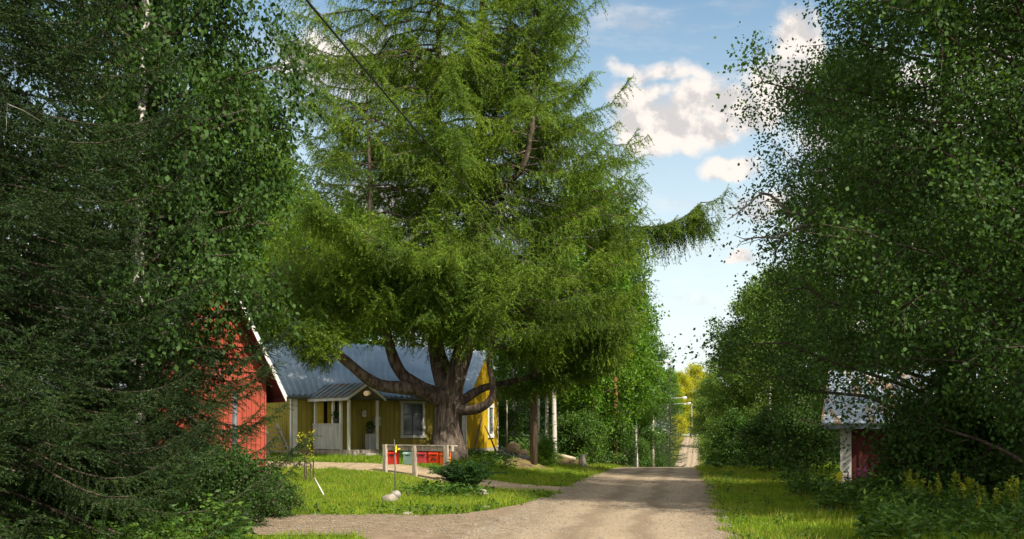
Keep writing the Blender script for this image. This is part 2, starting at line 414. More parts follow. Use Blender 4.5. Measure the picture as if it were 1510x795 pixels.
# ------------------------------------------------------------------ the lie of the land
def S(t): t = np.clip(t, 0, 1); return t * t * (3 - 2 * t)
def rc(y):
    """x of the road's centre line"""
    y = np.asarray(y, float)
    return -1.38 + .195 * y + .020 * np.maximum(y - 60, 0)
HALF = 2.25
_py = np.array([-400, 0, 20, 36, 43, 50, 60, 80, 105, 125, 145, 158, 180, 205, 230, 243, 260, 320, 600, 3000], float)
_pz = np.array([0, 0, 0, .02, -.02, -.22, -.85, -2.4, -3.7, -4.3, -4.55, -4.4, -3.1, -1.3, .2, .65, .8, .5, -1, -6], float)
_fy = np.arange(-400, 3001, 1.0); _fz = np.interp(_fy, _py, _pz)
_k = np.exp(-np.linspace(-2, 2, 13) ** 2); _k /= _k.sum()
_fz[200:-400] = np.convolve(_fz, _k, 'same')[200:-400]
def G(x, y):
    x = np.asarray(x, float); y = np.asarray(y, float)
    z = np.interp(y, _fy, _fz)
    dl = rc(y) - HALF - x; dr = x - rc(y) - HALF
    z = z + .80 * S((y - 20) / 18) * S(dl / 7) * (1 - .6 * S((y - 70) / 40))
    bank = S((y - 55) / 25)
    z = z + bank * (.9 * S((dl - .6) / 5) + .7 * S((dr - .5) / 5))
    z = z + .12 * S((dr - 1) / 5) * S((y - 5) / 15)
    return z
def X(px, Y): return (px - CX) / FPX * Y
def at(px, py, Y): return np.array((X(px, Y), Y, EYE - (py - HZ) / FPX * Y))
def on(px, Y, dz=0): x = X(px, Y); return np.array((x, Y, float(G(x, Y)) + dz))

def grid_mesh(name, xs, ys, zf, m):
    XX, YY = np.meshgrid(xs, ys, indexing='ij'); Z = zf(XX, YY)
    v = np.stack([XX, YY, Z], -1).reshape(-1, 3); ny = len(ys)
    i, j = np.meshgrid(np.arange(len(xs) - 1), np.arange(ny - 1), indexing='ij')
    q = np.stack([i * ny + j, (i + 1) * ny + j, (i + 1) * ny + j + 1, i * ny + j + 1], -1).reshape(-1, 4)
    mb = MB(); mb.add(v, q); return mb
def steps(*segs):
    out = [segs[0][0]]
    for a, b, s in segs: out += list(np.linspace(a, b, max(2, int(round((b - a) / s)) + 1))[1:])
    return np.array(out)
xs = steps((-1500, -200, 130), (-200, -40, 10), (-40, -14, 1), (-14, 16, .5), (16, 60, 1), (60, 220, 10), (220, 1500, 128))
ys = steps((-400, -40, 40), (-40, -4, 4), (-4, 60, .5), (60, 280, 2), (280, 600, 20), (600, 3000, 200))
structure(grid_mesh('ground', xs, ys, G, M['ground']).build('ground', M['ground'], smooth=True))

rng = np.random.default_rng(7)
def wob(s, seed, amp):
    r = np.random.default_rng(seed); o = np.zeros_like(s)
    for k in range(7): o += np.sin(s * r.uniform(.15, 3.2) + r.uniform(0, 6)) * r.uniform(.4, 1)
    return o * amp / 3
def strip(name, m, left, right, nt, lift, ucoord=None):
    """a sheet between two edge lines, laid on the ground"""
    left, right = np.asarray(left), np.asarray(right); n = len(left)
    t = np.linspace(0, 1, nt)
    P = left[:, None] * (1 - t)[None, :, None] + right[:, None] * t[None, :, None]
    z = G(P[..., 0], P[..., 1]) + lift
    v = np.concatenate([P, z[..., None]], -1).reshape(-1, 3)
    i, j = np.meshgrid(np.arange(n - 1), np.arange(nt - 1), indexing='ij')
    q = np.stack([i * nt + j, i * nt + j + 1, (i + 1) * nt + j + 1, (i + 1) * nt + j], -1).reshape(-1, 4)
    mb = MB(); mb.add(v, q)
    uv = np.stack([np.tile(t * 2 - 1, n), np.repeat(np.arange(n) * .5, nt)], -1)
    return structure(mb.build(name, m, uv=uv, smooth=True))
ry = steps((-30, 60, .4), (60, 247, 1.5))
eL = rc(ry) - HALF + wob(ry, 1, .24); eR = rc(ry) + HALF + wob(ry, 2, .24)
strip('road', M['gravel'], np.stack([eL, ry], -1), np.stack([eR, ry], -1), 13, .016)
tx = np.arange(-30, 2.0, .25)
def lane_top(x): return 17.9 + 4.9 * np.clip((x + 1.6) / 2.5, 0, 1) ** 1.7
def lane_low(x): return 14.3 - 8.3 * np.clip((x + 2.6) / 1.8, 0, 1) ** 1.5
strip('side_lane', M['lane'], np.stack([tx, lane_low(tx) + wob(tx, 3, .10)], -1), np.stack([tx, lane_top(tx) + wob(tx, 4, .10)], -1), 15, .012)
dv = curve([(-30, 32.5), (-12, 31.7), (-8.5, 31.3), (-4.2, 30.2), (-1.4, 28.0), (1.3, 26.0), (3.2, 25.0)], 90)
dT = nrm(np.gradient(dv, axis=0)); dN = np.stack([-dT[:, 1], dT[:, 0]], -1)
dw = 1.15 + .5 * S((dv[:, 0] - 0) / 2.5)
strip('driveway', M['sand'], dv + dN * (dw + wob(np.arange(90.), 5, .10))[:, None], dv - dN * (dw + wob(np.arange(90.), 6, .10))[:, None], 9, .008)
cx_ = np.arange(20, 110, 2.0)
strip('cross_road', M['sand'], np.stack([cx_, 246 + .02 * cx_], -1), np.stack([cx_, 252 + .02 * cx_], -1), 5, .02)

def drive_dist(x, y):
    d = np.full(np.shape(x), 99.0)
    for a in range(0, 90, 2): d = np.minimum(d, np.hypot(x - dv[a, 0], y - dv[a, 1]) - dw[a])
    return d
def off_gravel(x, y, m=0.0):
    road = np.abs(x - rc(y)) - HALF
    lane = np.maximum(lane_low(x) - y, y - lane_top(x)); lane = np.where(x > 1.8, 99, lane)
    return np.minimum(np.minimum(road, lane), drive_dist(x, y)) > m

# ------------------------------------------------------------------ trees
def spray(mbN, mbW, pts, rng, spacing, twl, fwd=.55, hang=.2, droop=.15, step=.05, npt=3, nl=.05, nw=.012, start=.12, spread=.55, ww=.007):
    """needled side twigs along a branch"""
    L = along(pts, np.array([0.]))[2]
    s = np.arange(start * L, L * .995, spacing)
    if len(s) < 2: return
    P, T, D, LL = [], [], [], []
    for sg in (1, -1):
        ss = np.clip(s + rng.uniform(-.5, .5, len(s)) * spacing, 0, L)
        p, t, _ = along(pts, ss); f = ss / L
        side = nrm(np.cross(t, (0, 0, 1.0)) + 1e-6)
        d = nrm(t * fwd + side * sg * rng.uniform(.5, 1.1, (len(s), 1)) + np.array((0, 0, -1.0)) * (hang * rng.uniform(.3, 1.5, (len(s), 1))) + rng.normal(0, .16, (len(s), 3)))
        l = twl * (1 - .5 * f) * np.minimum(1, .45 + f * 2.2) * rng.uniform(.45, 1.2, len(s))
        P.append(p); D.append(d); LL.append(l)
    ss = np.arange(L * max(start, .35), L, step); p, t, _ = along(pts, ss)
    P, D, LL = np.concatenate(P), np.concatenate(D), np.concatenate(LL)
    if mbW is not None:
        e = P + D * LL[:, None]; e[:, 2] -= droop * LL ** 2
        w = nrm(np.cross(D, (0, 0, 1.0)) + 1e-6) * ww * .5
        mbW.add(np.stack([P - w, P + w, e], 1).reshape(-1, 3), None, np.arange(len(P) * 3).reshape(-1, 3))
    Mx = int(LL.max() / step) + 1
    uu = (np.arange(Mx) + .4) * step
    msk = uu[None] < LL[:, None]
    pos = P[:, None] + D[:, None] * uu[None, :, None]; pos[..., 2] -= droop * uu[None] ** 2
    tg = np.repeat(D[:, None], Mx, 1).copy(); tg[..., 2] -= 2 * droop * uu[None]
    pos, tg = pos[msk], nrm(tg[msk])
    pos = np.concatenate([pos, p]); tg = np.concatenate([tg, t])
    pos = np.repeat(pos, npt, 0); tg = np.repeat(tg, npt, 0); n = len(pos)
    pos = pos + tg * (rng.uniform(-.5, .5, (n, 1)) * step)
    d = nrm(tg + rng.normal(0, spread, (n, 3)))
    diamonds(mbN, pos, d, nl * rng.uniform(.6, 1.3, n), nw * rng.uniform(.7, 1.3, n), rng)

def conifer(seed, H, Rb, base, r0, whorl, nper, spacing, twl, step, npt, nl, nw, sag=.25, hang=.35, fine_to=99, dead=0, power=.85, lift=.12):
    """trunk and crown meshes of a spruce-like tree at the origin"""
    rng = np.random.default_rng(seed); tr, cr, wd = MB(), MB(), MB()
    zt = np.linspace(-.3, H, 14)
    tp = np.stack([.05 * np.sin(zt * .7 + seed), .05 * np.cos(zt * .5 + seed), zt], -1)
    tube(tr, tp, r0 * (1 - np.clip(zt, 0, H) / H * .97) + .01, 9)
    z = base; a0 = rng.uniform(0, 6)
    while z < H * .985:
        t = (z - base) / (H - base)
        k = 1.0 if z < fine_to else 2.2
        n = max(3, int(round(nper * (1 - .35 * t) / (1.5 if z > fine_to else 1))))
        for i in range(n):
            az = a0 + i * 2 * np.pi / n + rng.normal(0, .25)
            L = (Rb * (1 - t) ** power + .25) * rng.uniform(.72, 1.14)
            d = np.array((np.cos(az), np.sin(az), 0)); s = np.linspace(0, 1, 9)
            up = (lift + .5 * t) * L
            zz = z + rng.uniform(-.5, .5) * whorl + up * s - sag * L * (1 - t * .7) * np.sin(s * np.pi * .62) ** 1.6 + .10 * L * s ** 4
            sw = rng.normal(0, .10) * L
            pts = d[None] * (s * L)[:, None] + np.array((-d[1], d[0], 0))[None] * (sw * s ** 2)[:, None]
            pts[:, 2] = zz
            tube(tr, pts, np.linspace(.010 + .005 * L, .003, 9), 4, False)
            spray(cr, tr, pts, rng, spacing * k, min(twl, L * .34), hang=hang, step=step * k, npt=npt, nl=nl * (1 + .3 * (k - 1)), nw=nw * k, start=.16)
        z += whorl * (1 if z < fine_to else 1.6); a0 += 1.1
    wd = []
    for i in range(dead):
        wd.append(MB())
        z = rng.uniform(.4, base + H * .35); az = rng.uniform(0, 6.3); L = rng.uniform(.4, .8) * Rb
        s = np.linspace(0, 1, 8); d = np.array((np.cos(az), np.sin(az), 0))
        pts = d[None] * (s * L)[:, None]; pts[:, 2] = z - .25 * L * s + .15 * L * s ** 3
        pts += rng.normal(0, .025, pts.shape) * s[:, None]
        tube(wd[-1], pts, np.linspace(.018, .004, 8), 5, False)
        for k in range(10):
            q, tt, LL = along(pts, np.array([rng.uniform(.2, .98) * L])); e = nrm(tt[0] + rng.normal(0, .7, 3)); l = rng.uniform(.15, .5)
            tube(wd[-1], [q[0], q[0] + e * l * .5 + (0, 0, -.02), q[0] + e * l + (0, 0, -.08)], [.006, .004, .002], 3, False)
    return tr, cr, wd

def broadleaf(seed, H, base, Rm, r0, limbs, subs, twigs, leaves, leaf, prof='oval', tlen=.5, spread=.13, rise=.55, lean=(0, 0), width=.72, droop=.5, side=None):
    """trunk-and-limbs and crown meshes of a leafy tree at the origin"""
    rng = np.random.default_rng(seed); tr, br, cr = MB(), MB(), MB()
    zt = np.linspace(-.3, H * .96, 16); w = rng.uniform(0, 6, 4)
    f = np.clip(zt / H, 0, 1)
    tp = np.stack([lean[0] * f ** 1.5 + .012 * H * f * np.sin(f * 7 + w[0]), lean[1] * f ** 1.5 + .012 * H * f * np.sin(f * 6 + w[1]), zt], -1)
    tube(tr, tp, r0 * (1 - f) ** .8 + .012, 9)
    B, D = [], []
    for i in range(limbs):
        t = ((i + .5) / limbs) ** .9; z = base + (H * .95 - base) * t
        o = np.array([np.interp(z, zt, tp[:, k]) for k in range(3)])
        pr = {'oval': max(.16, math.sin(math.pi * min(1, (.22 + t * .74))) ** .75), 'cone': max(.12, (1 - t) ** .65), 'full': max(.25, (1 - t ** 3) ** .7)}[prof]
        az = i * 2.39996 + rng.normal(0, .35)
        L = Rm * pr * rng.uniform(.68, 1.15)
        if side is not None: L *= 1 + side[1] * math.cos(az - side[0])
        d = np.array((np.cos(az), np.sin(az), 0)); s = np.linspace(0, 1, 7)
        pts = o + d[None] * (L * s)[:, None]
        pts[:, 2] += rise * L * (s - .45 * s ** 2.5) * rng.uniform(.6, 1.2)
        pts += rng.normal(0, .035 * L, pts.shape) * s[:, None]
        tube(br, pts, np.linspace(max(.014, r0 * .38 * (1 - .6 * t)), .006, 7), 5, False)
        ns = max(3, int(subs * (.5 + .5 * L / Rm)))
        for k in range(ns):
            ss = (.22 + .78 * (k + rng.uniform(0, 1)) / ns) * L
            p, T, LL = along(pts, np.array([ss])); p, T = p[0], T[0]
            e = nrm(T * .6 + rng.normal(0, .75, 3) + np.array((0, 0, .12)))
            l = (.18 + .22 * rng.uniform()) * Rm * (.6 + .4 * (1 - ss / max(L, .01)))
            q = np.array([p, p + e * l * .5 + rng.normal(0, .04, 3) * l, p + e * l + np.array((0, 0, -.10 * l))])
            tube(br, q, [.014, .009, .004], 3, False)
            for m in range(twigs):
                b = q[0] + (q[2] - q[0]) * rng.uniform(.25, 1.05)
                B.append(b); D.append(nrm(e * .5 + rng.normal(0, .8, 3) + np.array((0, 0, -.15))) * tlen * rng.uniform(.5, 1.2))
        B.append(pts[-1]); D.append(nrm(pts[-1] - pts[-2]) * tlen)
    B, D = np.array(B), np.array(D)
    e = B + D; wv = nrm(np.cross(D, (0, 0, 1.0)) + 1e-6) * .007
    br.add(np.stack([B - wv, B + wv, e], 1).reshape(-1, 3), None, np.arange(len(B) * 3).reshape(-1, 3))
    n = len(B) * leaves
    bb = np.repeat(B, leaves, 0) + np.repeat(D, leaves, 0) * rng.uniform(0, 1.1, (n, 1)) + rng.normal(0, spread, (n, 3))
    d = nrm(rng.normal(0, .7, (n, 3)) + nrm(np.repeat(D, leaves, 0)) * .5 + np.array((0, 0, -droop)))
    L = leaf * rng.uniform(.6, 1.25, n)
    diamonds(cr, bb, d, L, L * width, rng, .42)
    return tr, br, cr

KIND = {}
LIMB = M['bark']
def keep(key, parts):
    KIND[key] = [(n, mb.mesh(key + '_' + n, m, sm)) for n, mb, m, sm in parts if mb.n]
def plant(key, name, label, cat, px, Y, scale=1, rot=0, group=None, mats={}, x=None, tilt=(0, 0), dz=-.05):
    xx = X(px, Y) if x is None else x
    t = thing(name, label, cat, (xx, Y, float(G(xx, Y)) + dz), group)
    t.rotation_euler = (tilt[0], tilt[1], rot)
    t.scale = (scale,) * 3 if not isinstance(scale, tuple) else scale
    for n, me in KIND[key]:
        o = bpy.data.objects.new(n, me); COL.objects.link(o); o.parent = t
        if n in mats:
            o.material_slots[0].link = 'OBJECT'; o.material_slots[0].material = M[mats[n]]
    return t

# -- kinds
a, b, c = conifer(11, 18, 3.7, .5, .22, .27, 7, .060, .70, .040, 6, .046, .0105, sag=.36, hang=.42, fine_to=8.6, dead=14)
keep('near_spruce', [('trunk', a, M['bark'], True), ('crown', b, M['spruce'], False), *[('dead_branch', k, M['twig'], True) for k in c]])
a, b, c = conifer(12, 17, 2.5, 1.2, .18, .42, 6, .16, .55, .10, 3, .13, .035, sag=.2, hang=.35)
keep('far_spruce', [('trunk', a, M['bark'], True), ('crown', b, M['spruce_far'], False)])
a, l, b = broadleaf(21, 17, 1.4, 4.4, .15, 96, 9, 6, 30, .082, 'full', .55, .16)
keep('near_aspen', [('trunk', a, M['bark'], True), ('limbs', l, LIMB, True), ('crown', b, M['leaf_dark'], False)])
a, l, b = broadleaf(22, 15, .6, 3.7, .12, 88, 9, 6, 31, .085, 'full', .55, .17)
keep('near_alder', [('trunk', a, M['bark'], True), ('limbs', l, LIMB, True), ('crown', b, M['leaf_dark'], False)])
a, l, b = broadleaf(23, 16, 2.4, 3.1, .15, 66, 8, 5, 18, .17, 'oval', .55, .19)
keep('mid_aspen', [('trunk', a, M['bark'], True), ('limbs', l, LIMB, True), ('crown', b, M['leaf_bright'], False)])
a, l, b = broadleaf(24, 12, .3, 3.2, .10, 70, 9, 5, 20, .14, 'oval', .5, .18, rise=.9)
keep('willow', [('trunk', a, M['bark'], True), ('limbs', l, LIMB, True), ('crown', b, M['willow'], False)])
a, l, b = broadleaf(25, 14, 4.5, 1.9, .13, 38, 7, 4, 14, .13, 'cone', .5, .14, droop=.9)
keep('slim_birch', [('trunk', a, M['birch'], True), ('limbs', l, LIMB, True), ('crown', b, M['leaf'], False)])
a, l, b = broadleaf(26, 15, 2.2, 3.8, .17, 76, 9, 6, 22, .115, 'full', .6, .17, droop=.7)
keep('near_birch', [('trunk', a, M['birch'], True), ('limbs', l, LIMB, True), ('crown', b, M['leaf_dark'], False)])
a, l, b = broadleaf(27, 2.2, .1, 1.15, .03, 34, 6, 4, 12, .085, 'full', .3, .10, rise=.8)
keep('bush', [('stem', a, M['bark'], True), ('limbs', l, LIMB, True), ('crown', b, M['leaf'], False)])
a, l, b = broadleaf(28, 1.25, .05, .95, .02, 42, 7, 5, 14, .05, 'full', .22, .07, rise=.7)
keep('low_shrub', [('stem', a, M['bark'], True), ('limbs', l, LIMB, True), ('crown', b, M['leaf_dark'], False)])
a, l, b = broadleaf(29, 16, 9.5, 2.6, .20, 34, 8, 5, 14, .20, 'oval', .5, .22, droop=0, width=.25)
keep('pine', [('trunk', a, M['bark_pine'], True), ('limbs', l, LIMB, True), ('crown', b, M['spruce_far'], False)])

# -- the great larch
LY = 35.0
larch = thing('larch_tree', 'huge old larch with several stems and thick low limbs beside the mailbox rack', 'tree', tuple(on(662, LY, -.1)))
lr = np.random.default_rng(5)
def stem(pts, n, r0, r1, name, sides=12, flare=0, pw=1):
    c = curve([at(*p) for p in pts], n); t = np.linspace(0, 1, n)
    r = r0 + (r1 - r0) * t ** pw + flare * np.exp(-t * 9)
    mb = MB(); tube(mb, c, r * (1 + .05 * np.sin(t * 40)), sides)
    mb.build(name, M['bark_larch'], larch, True)
    return c
main = stem([(661, 684, LY), (660, 640, LY), (663, 595, LY), (672, 555, LY), (690, 490, LY), (703, 400, LY), (706, 300, LY), (709, 150, LY), (712, 0, LY), (712, -110, LY), (710, -230, LY)], 60, .66, .03, 'trunk', 18, .20, .75)
st2 = stem([(664, 600, LY), (652, 550, LY + .2), (641, 490, LY + .5), (640, 350, LY + .8), (644, 200, LY + .8), (648, 0, LY + .7), (650, -160, LY + .7)], 40, .46, .03, 'limb', 12)
st3 = stem([(704, 330, LY), (735, 282, LY - .4), (768, 250, LY - .9), (784, 190, LY - 1.2), (787, 100, LY - 1.2), (789, -20, LY - 1.2), (790, -150, LY - 1.2)], 36, .17, .03, 'limb', 9)
l1 = stem([(655, 592, LY - .1), (610, 574, LY - .9), (555, 566, LY - 1.7), (505, 528, LY - 2.6), (450, 485, LY - 3.6), (402, 440, LY - 4.6), (370, 415, LY - 5.2)], 30, .33, .03, 'limb', 10)
l2 = stem([(655, 586, LY - .2), (618, 570, LY - .6), (590, 548, LY - .9), (573, 505, LY - 1.1), (562, 440, LY - 1.3), (548, 350, LY - 1.5), (545, 250, LY - 1.6), (540, 120, LY - 1.6)], 34, .32, .03, 'limb', 10)
l3 = stem([(668, 605, LY - .1), (700, 604, LY - .7), (722, 592, LY - 1.0), (727, 570, LY - 1.1), (722, 535, LY - 1.1), (730, 470, LY - 1.1), (738, 400, LY - 1.0)], 30, .22, .03, 'limb', 9)
l4 = stem([(672, 598, LY + .2), (698, 580, LY + .5), (720, 570, LY + .8), (765, 560, LY + 1.2), (820, 545, LY + 1.6), (880, 520, LY + 1.8)], 24, .22, .03, 'limb', 9)
l5 = stem([(690, 500, LY), (720, 430, LY + .8), (770, 385, LY + 1.2), (840, 355, LY + 1.2), (905, 336, LY + 1), (965, 334, LY + .8), (1005, 322, LY + .6), (1034, 298, LY + .5)], 30, .07, .010, 'limb', 8)
l6 = stem([(697, 440, LY), (690, 415, LY - 1.6), (650, 395, LY - 3.0), (590, 375, LY - 4.2), (520, 330, LY - 5.2), (470, 300, LY - 5.8)], 24, .07, .012, 'limb', 8)
stub = MB(); cyl(stub, at(543, 580, LY - 1.75), at(540, 580, LY - 2.02), .10, 12); stub.build('cut_branch_end', M['tan_stone'] if 0 else surf('sawn_wood', (.26, .19, .11), (.36, .27, .16), 5, .85), larch, False)
LN, LT = MB(), MB()
def lb(o, az, L, up, hang, rng, dens=1.0, tipup=.16):
    s = np.linspace(0, 1, 9); d = np.array((np.cos(az), np.sin(az), 0)); sw = rng.normal(0, .14) * L
    pts = o + d[None] * (s * L)[:, None] + np.array((-d[1], d[0], 0))[None] * (sw * s ** 2)[:, None]
    pts[:, 2] += up * L * s - .30 * L * np.sin(s * 2.0) ** 2 * .6 + tipup * L * s ** 4
    pts[1:] += rng.normal(0, .02 * L, (8, 3))
    tube(LT, pts, np.linspace(.012 + .006 * L, .003, 9), 5, False)
    spray(LN, LT, pts, rng, .10 / dens, min(1.25, .32 * L + .30), fwd=.45, hang=hang, droop=.28, step=.058, npt=3, nl=.105, nw=.022, start=.2, spread=.6)
    return pts
def edge_m(py):
    """half widths of the crown (left, right) in metres by height in the photograph"""
    yv = [-240, -120, 0, 60, 110, 160, 230, 300, 380, 450, 520, 560]
    lf = [60, 170, 262, 275, 285, 288, 285, 285, 275, 250, 200, 120]
    rt = [60, 150, 212, 216, 180, 255, 280, 284, 276, 268, 258, 190]
    return np.interp(py, yv, lf) * LY / FPX, np.interp(py, yv, rt) * LY / FPX
def pz(z): return HZ - (z - EYE) * FPX / LY
ax0 = X(662, LY)
def grow(c, n, zlo, zhi, kl, hang, dens=1.0):
    d = np.linalg.norm(np.diff(c, axis=0), axis=1); cum = np.concatenate([[0], np.cumsum(d)])
    ok = (c[:, 2] > zlo) & (c[:, 2] < zhi)
    s0, s1 = cum[ok][0], cum[ok][-1]
    for i in range(n):
        o = along(c, np.array([lr.uniform(s0, s1)]))[0][0]
        az = i * 2.39996 + lr.normal(0, .4)
        ca, sa = math.cos(az), math.sin(az)
        if sa < -.55 and o[2] > 8.5 and lr.uniform() < .55: continue
        lf, rt = edge_m(pz(o[2]))
        # distance to the crown's outline, an ellipse a little shallower than it is wide
        tx_ = max(.2, ((rt - (o[0] - ax0)) if ca > 0 else (lf + (o[0] - ax0)))) / max(abs(ca), .05)
        ty_ = max(.3, (5.6 - abs(o[1] - LY) * .6)) / max(abs(sa), .05)
        L = min(tx_ * 1.06, ty_ * 1.1, 8) * lr.uniform(.55, 1.04) * kl
        L = max(L, .7)
        lb(o, az, L, lr.uniform(.02, .24), hang * lr.uniform(.5, 1.4), lr, dens)
grow(main, 170, 6.2, 22, 1.0, .75)
grow(st2, 150, 6.0, 20, 1.0, .75)
grow(st3, 84, 11.5, 20, .72, .7)
grow(l2, 56, 6.2, 15, .72, .75)
grow(l3, 14, 4.8, 9, .6, 1.0)
for c_, n_, k_ in ((l1, 60, .30), (l4, 60, .42), (l5, 16, .2), (l6, 70, .44)):
    L_ = along(c_, np.array([0.]))[2]
    for i in range(n_):
        s_ = L_ * lr.uniform(.52 if c_ is l1 else .26, 1.0); o, T, _ = along(c_, np.array([s_])); o, T = o[0], T[0]
        az = math.atan2(T[1], T[0]) + lr.choice((-1, 1)) * lr.uniform(.15, 1.3)
        lb(o, az, (1 - .45 * s_ / L_) * k_ * 6 * lr.uniform(.5, 1.1), lr.uniform(-.05, .2), .6 if c_ is l1 else .95, lr, 1.1)
spray(LN, LT, l5, lr, .026, 2.3, fwd=.45, hang=1.7, droop=.16, step=.055, npt=3, nl=.105, nw=.022, start=.58, spread=.55)
for i in range(20):
    o = along(l5, np.array([lr.uniform(.62, 1.0) * along(l5, np.array([0.]))[2]]))[0][0]
    lb(o, lr.uniform(-1.6, 1.6), lr.uniform(.8, 1.8), lr.uniform(-.25, .25), 1.1, lr, 1.0)
for i in range(30):   # fullness at the right edge, above the road, and over the house roof
    lb(at(lr.uniform(835, 905), lr.uniform(190, 400), LY + lr.uniform(-2, 2)), lr.normal(0, .7), lr.uniform(1.2, 2.3), lr.uniform(0, .25), .8, lr, 1.0)
for i in range(26):
    lb(at(lr.uniform(405, 545), lr.uniform(478, 505), LY + lr.uniform(-3.4, -2.0)), lr.uniform(-3.1, -.1), lr.uniform(.8, 1.5), lr.uniform(0, .2), .45, lr, 1.1)
for i in range(64):
    px = lr.uniform(400, 660)
    lb(at(px, np.interp(px, [400, 470, 560, 660], [418, 446, 452, 470]) + lr.uniform(-24, 10), LY + lr.uniform(-3.2, -.8)), lr.uniform(-3.1, -.1), lr.uniform(1.0, 2.0), lr.uniform(-.1, .15), .7, lr, 1.1)
# low skirts that hang over the house roof and to the right of the trunk
for px, py, dY, L, az in ((735, 470, -1.5, 2.2, -.6), (770, 450, -1, 3, -.2), (800, 470, 0, 3.2, .3), (830, 480, 1, 2.6, -.4), (760, 500, .6, 2.4, -1.2), (700, 450, -1.6, 2.2, -1.6), (660, 430, -2, 2.6, -1.9), (610, 430, -2, 2.6, -2.4),
                          (590, 385, -2.4, 2.8, -2.7), (840, 440, -1, 2.4, 0), (780, 520, 1, 3, .1), (820, 510, 1.6, 2.6, -.3), (690, 380, -2, 2.5, -1.2), (640, 380, -2.4, 2.5, -2.0),
                          (470, 380, -1.0, 2.2, 2.9), (480, 440, -.5, 2.4, 3.0), (450, 400, 0.5, 2.2, -2.6), (500, 410, -2.2, 2.4, -2.2), (870, 470, 0, 2.0, -.5), (850, 510, .5, 2.2, -.9)):
    for k in range(6): lb(at(px + lr.uniform(-16, 16), py + lr.uniform(-14, 14), LY + dY), az + lr.normal(0, .5), L * lr.uniform(.7, 1.1), lr.uniform(-.1, .1), 1.0, lr, 1.15)
LT.build('twigs', M['bark_larch'], larch, False)
LN.build('crown', M['larch'], larch, False)
for i in range(16):
    db = MB()
    o = along(main, np.array([lr.uniform(6.5, 12)]))[0][0]; az = lr.uniform(-3.1, 0); L = lr.uniform(1.5, 3.6); s = np.linspace(0, 1, 9)
    pts = o + np.stack([np.cos(az) * s * L, np.sin(az) * s * L, .12 * L * np.sin(s * 3) - .2 * L * s], -1) + lr.normal(0, .05, (9, 3)) * s[:, None]
    tube(db, pts, np.linspace(.03, .005, 9), 5, False)
    for k in range(14):
        p, T, _ = along(pts, np.array([lr.uniform(.25, 1) * L])); e = nrm(T[0] + lr.normal(0, .7, 3)); l = lr.uniform(.2, .8)
        tube(db, [p[0], p[0] + e * l * .5 + lr.normal(0, .03, 3), p[0] + e * l + (0, 0, -.06)], [.010, .006, .003], 3, False)
    db.build('dead_branch', M['twig'], larch, False)

# -- left foreground
plant('near_spruce', 'spruce_tree', 'tall dark spruce with drooping branches at the left edge of the photo', 'tree', -35, 12.3, .95, .4)
plant('near_spruce', 'spruce_tree', 'dark spruce with long boughs reaching over the red barn wall', 'tree', 222, 18.0, (.80, .80, .92), 2.6)
plant('near_birch', 'birch_tree', 'leafy birch whose pale trunk shows among the dark spruce boughs', 'tree', 205, 16.2, (.84, .84, 1.0), 1.0)
plant('near_spruce', 'spruce_tree', 'small dark spruce low down between the tall spruce and the red barn', 'tree', 150, 14.6, (.42, .42, .33), 4.4)
for px, Y, s, lb_ in ((335, 15.6, 1.0, 'dense dark leafy shrub on the bank below the red barn corner'), (215, 14.8, .9, 'low leafy shrub under the spruce boughs left of the dense dark shrub'),
                      (400, 17.4, .62, 'small leafy shrub at the right foot of the dense shrub by the lane'), (300, 18.6, 1.05, 'leafy shrub against the foot of the red barn wall'), (110, 14.2, .8, 'low leafy shrub at the foot of the tall dark spruce')):
    plant('low_shrub', 'shrub', lb_, 'shrub', px, Y, s, px * .1, 'shrubs below the red barn')
# trees added out of view on both sides to shade the foreground
plant('near_spruce', 'spruce_tree', 'unseen spruce added left of the frame to shade the foreground', 'tree', 0, 6.0, 1.0, 1.3, x=-9.0)
plant('near_aspen', 'aspen_tree', 'unseen aspen added right of the frame to shade the verge trees', 'tree', 0, 7.0, 1.0, 2.0, x=17.5)
plant('near_alder', 'alder_tree', 'unseen alder added right of the viewer to shade the verge trees', 'tree', 0, 1.0, 1.1, .6, x=16.5)
# -- right foreground
plant('near_aspen', 'aspen_tree', 'big leafy aspen leaning over the rusty shed roof with pale trunk', 'tree', 1400, 20.0, (1.10, 1.10, 1.06), 3.0, mats={'trunk': 'bark'})
plant('near_alder', 'alder_tree', 'dark leafy alder at the right edge of the photo', 'tree', 1520, 16.5, 1.05, .2)
plant('near_alder', 'alder_tree', 'leafy alder between the rusty shed and the road', 'tree', 1255, 30.5, (.92, .92, 1.0), 3.4)
plant('near_aspen', 'aspen_tree', 'tall dark aspen rising behind the rusty shed', 'tree', 1350, 33, (.95, .95, .78), 4.6)
plant('near_alder', 'alder_tree', 'dark alder filling the gap behind the aspen trunk at far right', 'tree', 1500, 30, .85, 5.2)
for px, Y, s, lb_ in ((1085, 44, (1.25, 1.25, 1.2), 'rounded green bush at the verge edge where the road crests'), (1135, 37, (1.2, 1.2, 1.1), 'dark bush on the right verge below the willows'), (1190, 31, (1.15, 1.15, 1.1), 'leafy bush left of the white shed corner board'),
                      (1345, 20.6, .85, 'bush in front of the dark red shed wall'), (1395, 19.4, 1.3, 'tall bush hiding the right end of the rusty shed roof'), (1465, 19, .9, 'bush on the verge at the far right')):
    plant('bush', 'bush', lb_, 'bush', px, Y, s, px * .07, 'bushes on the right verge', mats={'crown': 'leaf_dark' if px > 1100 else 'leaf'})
plant('willow', 'willow_tree', 'broad grey green willow nearest the road on the right', 'tree', 1118, 56, (1.0, 1.0, .98), .5, 'willows beside the road')
plant('willow', 'willow_tree', 'second willow behind the broad one, closer to the big aspen', 'tree', 1178, 45, (.95, .95, .86), 2.1, 'willows beside the road')
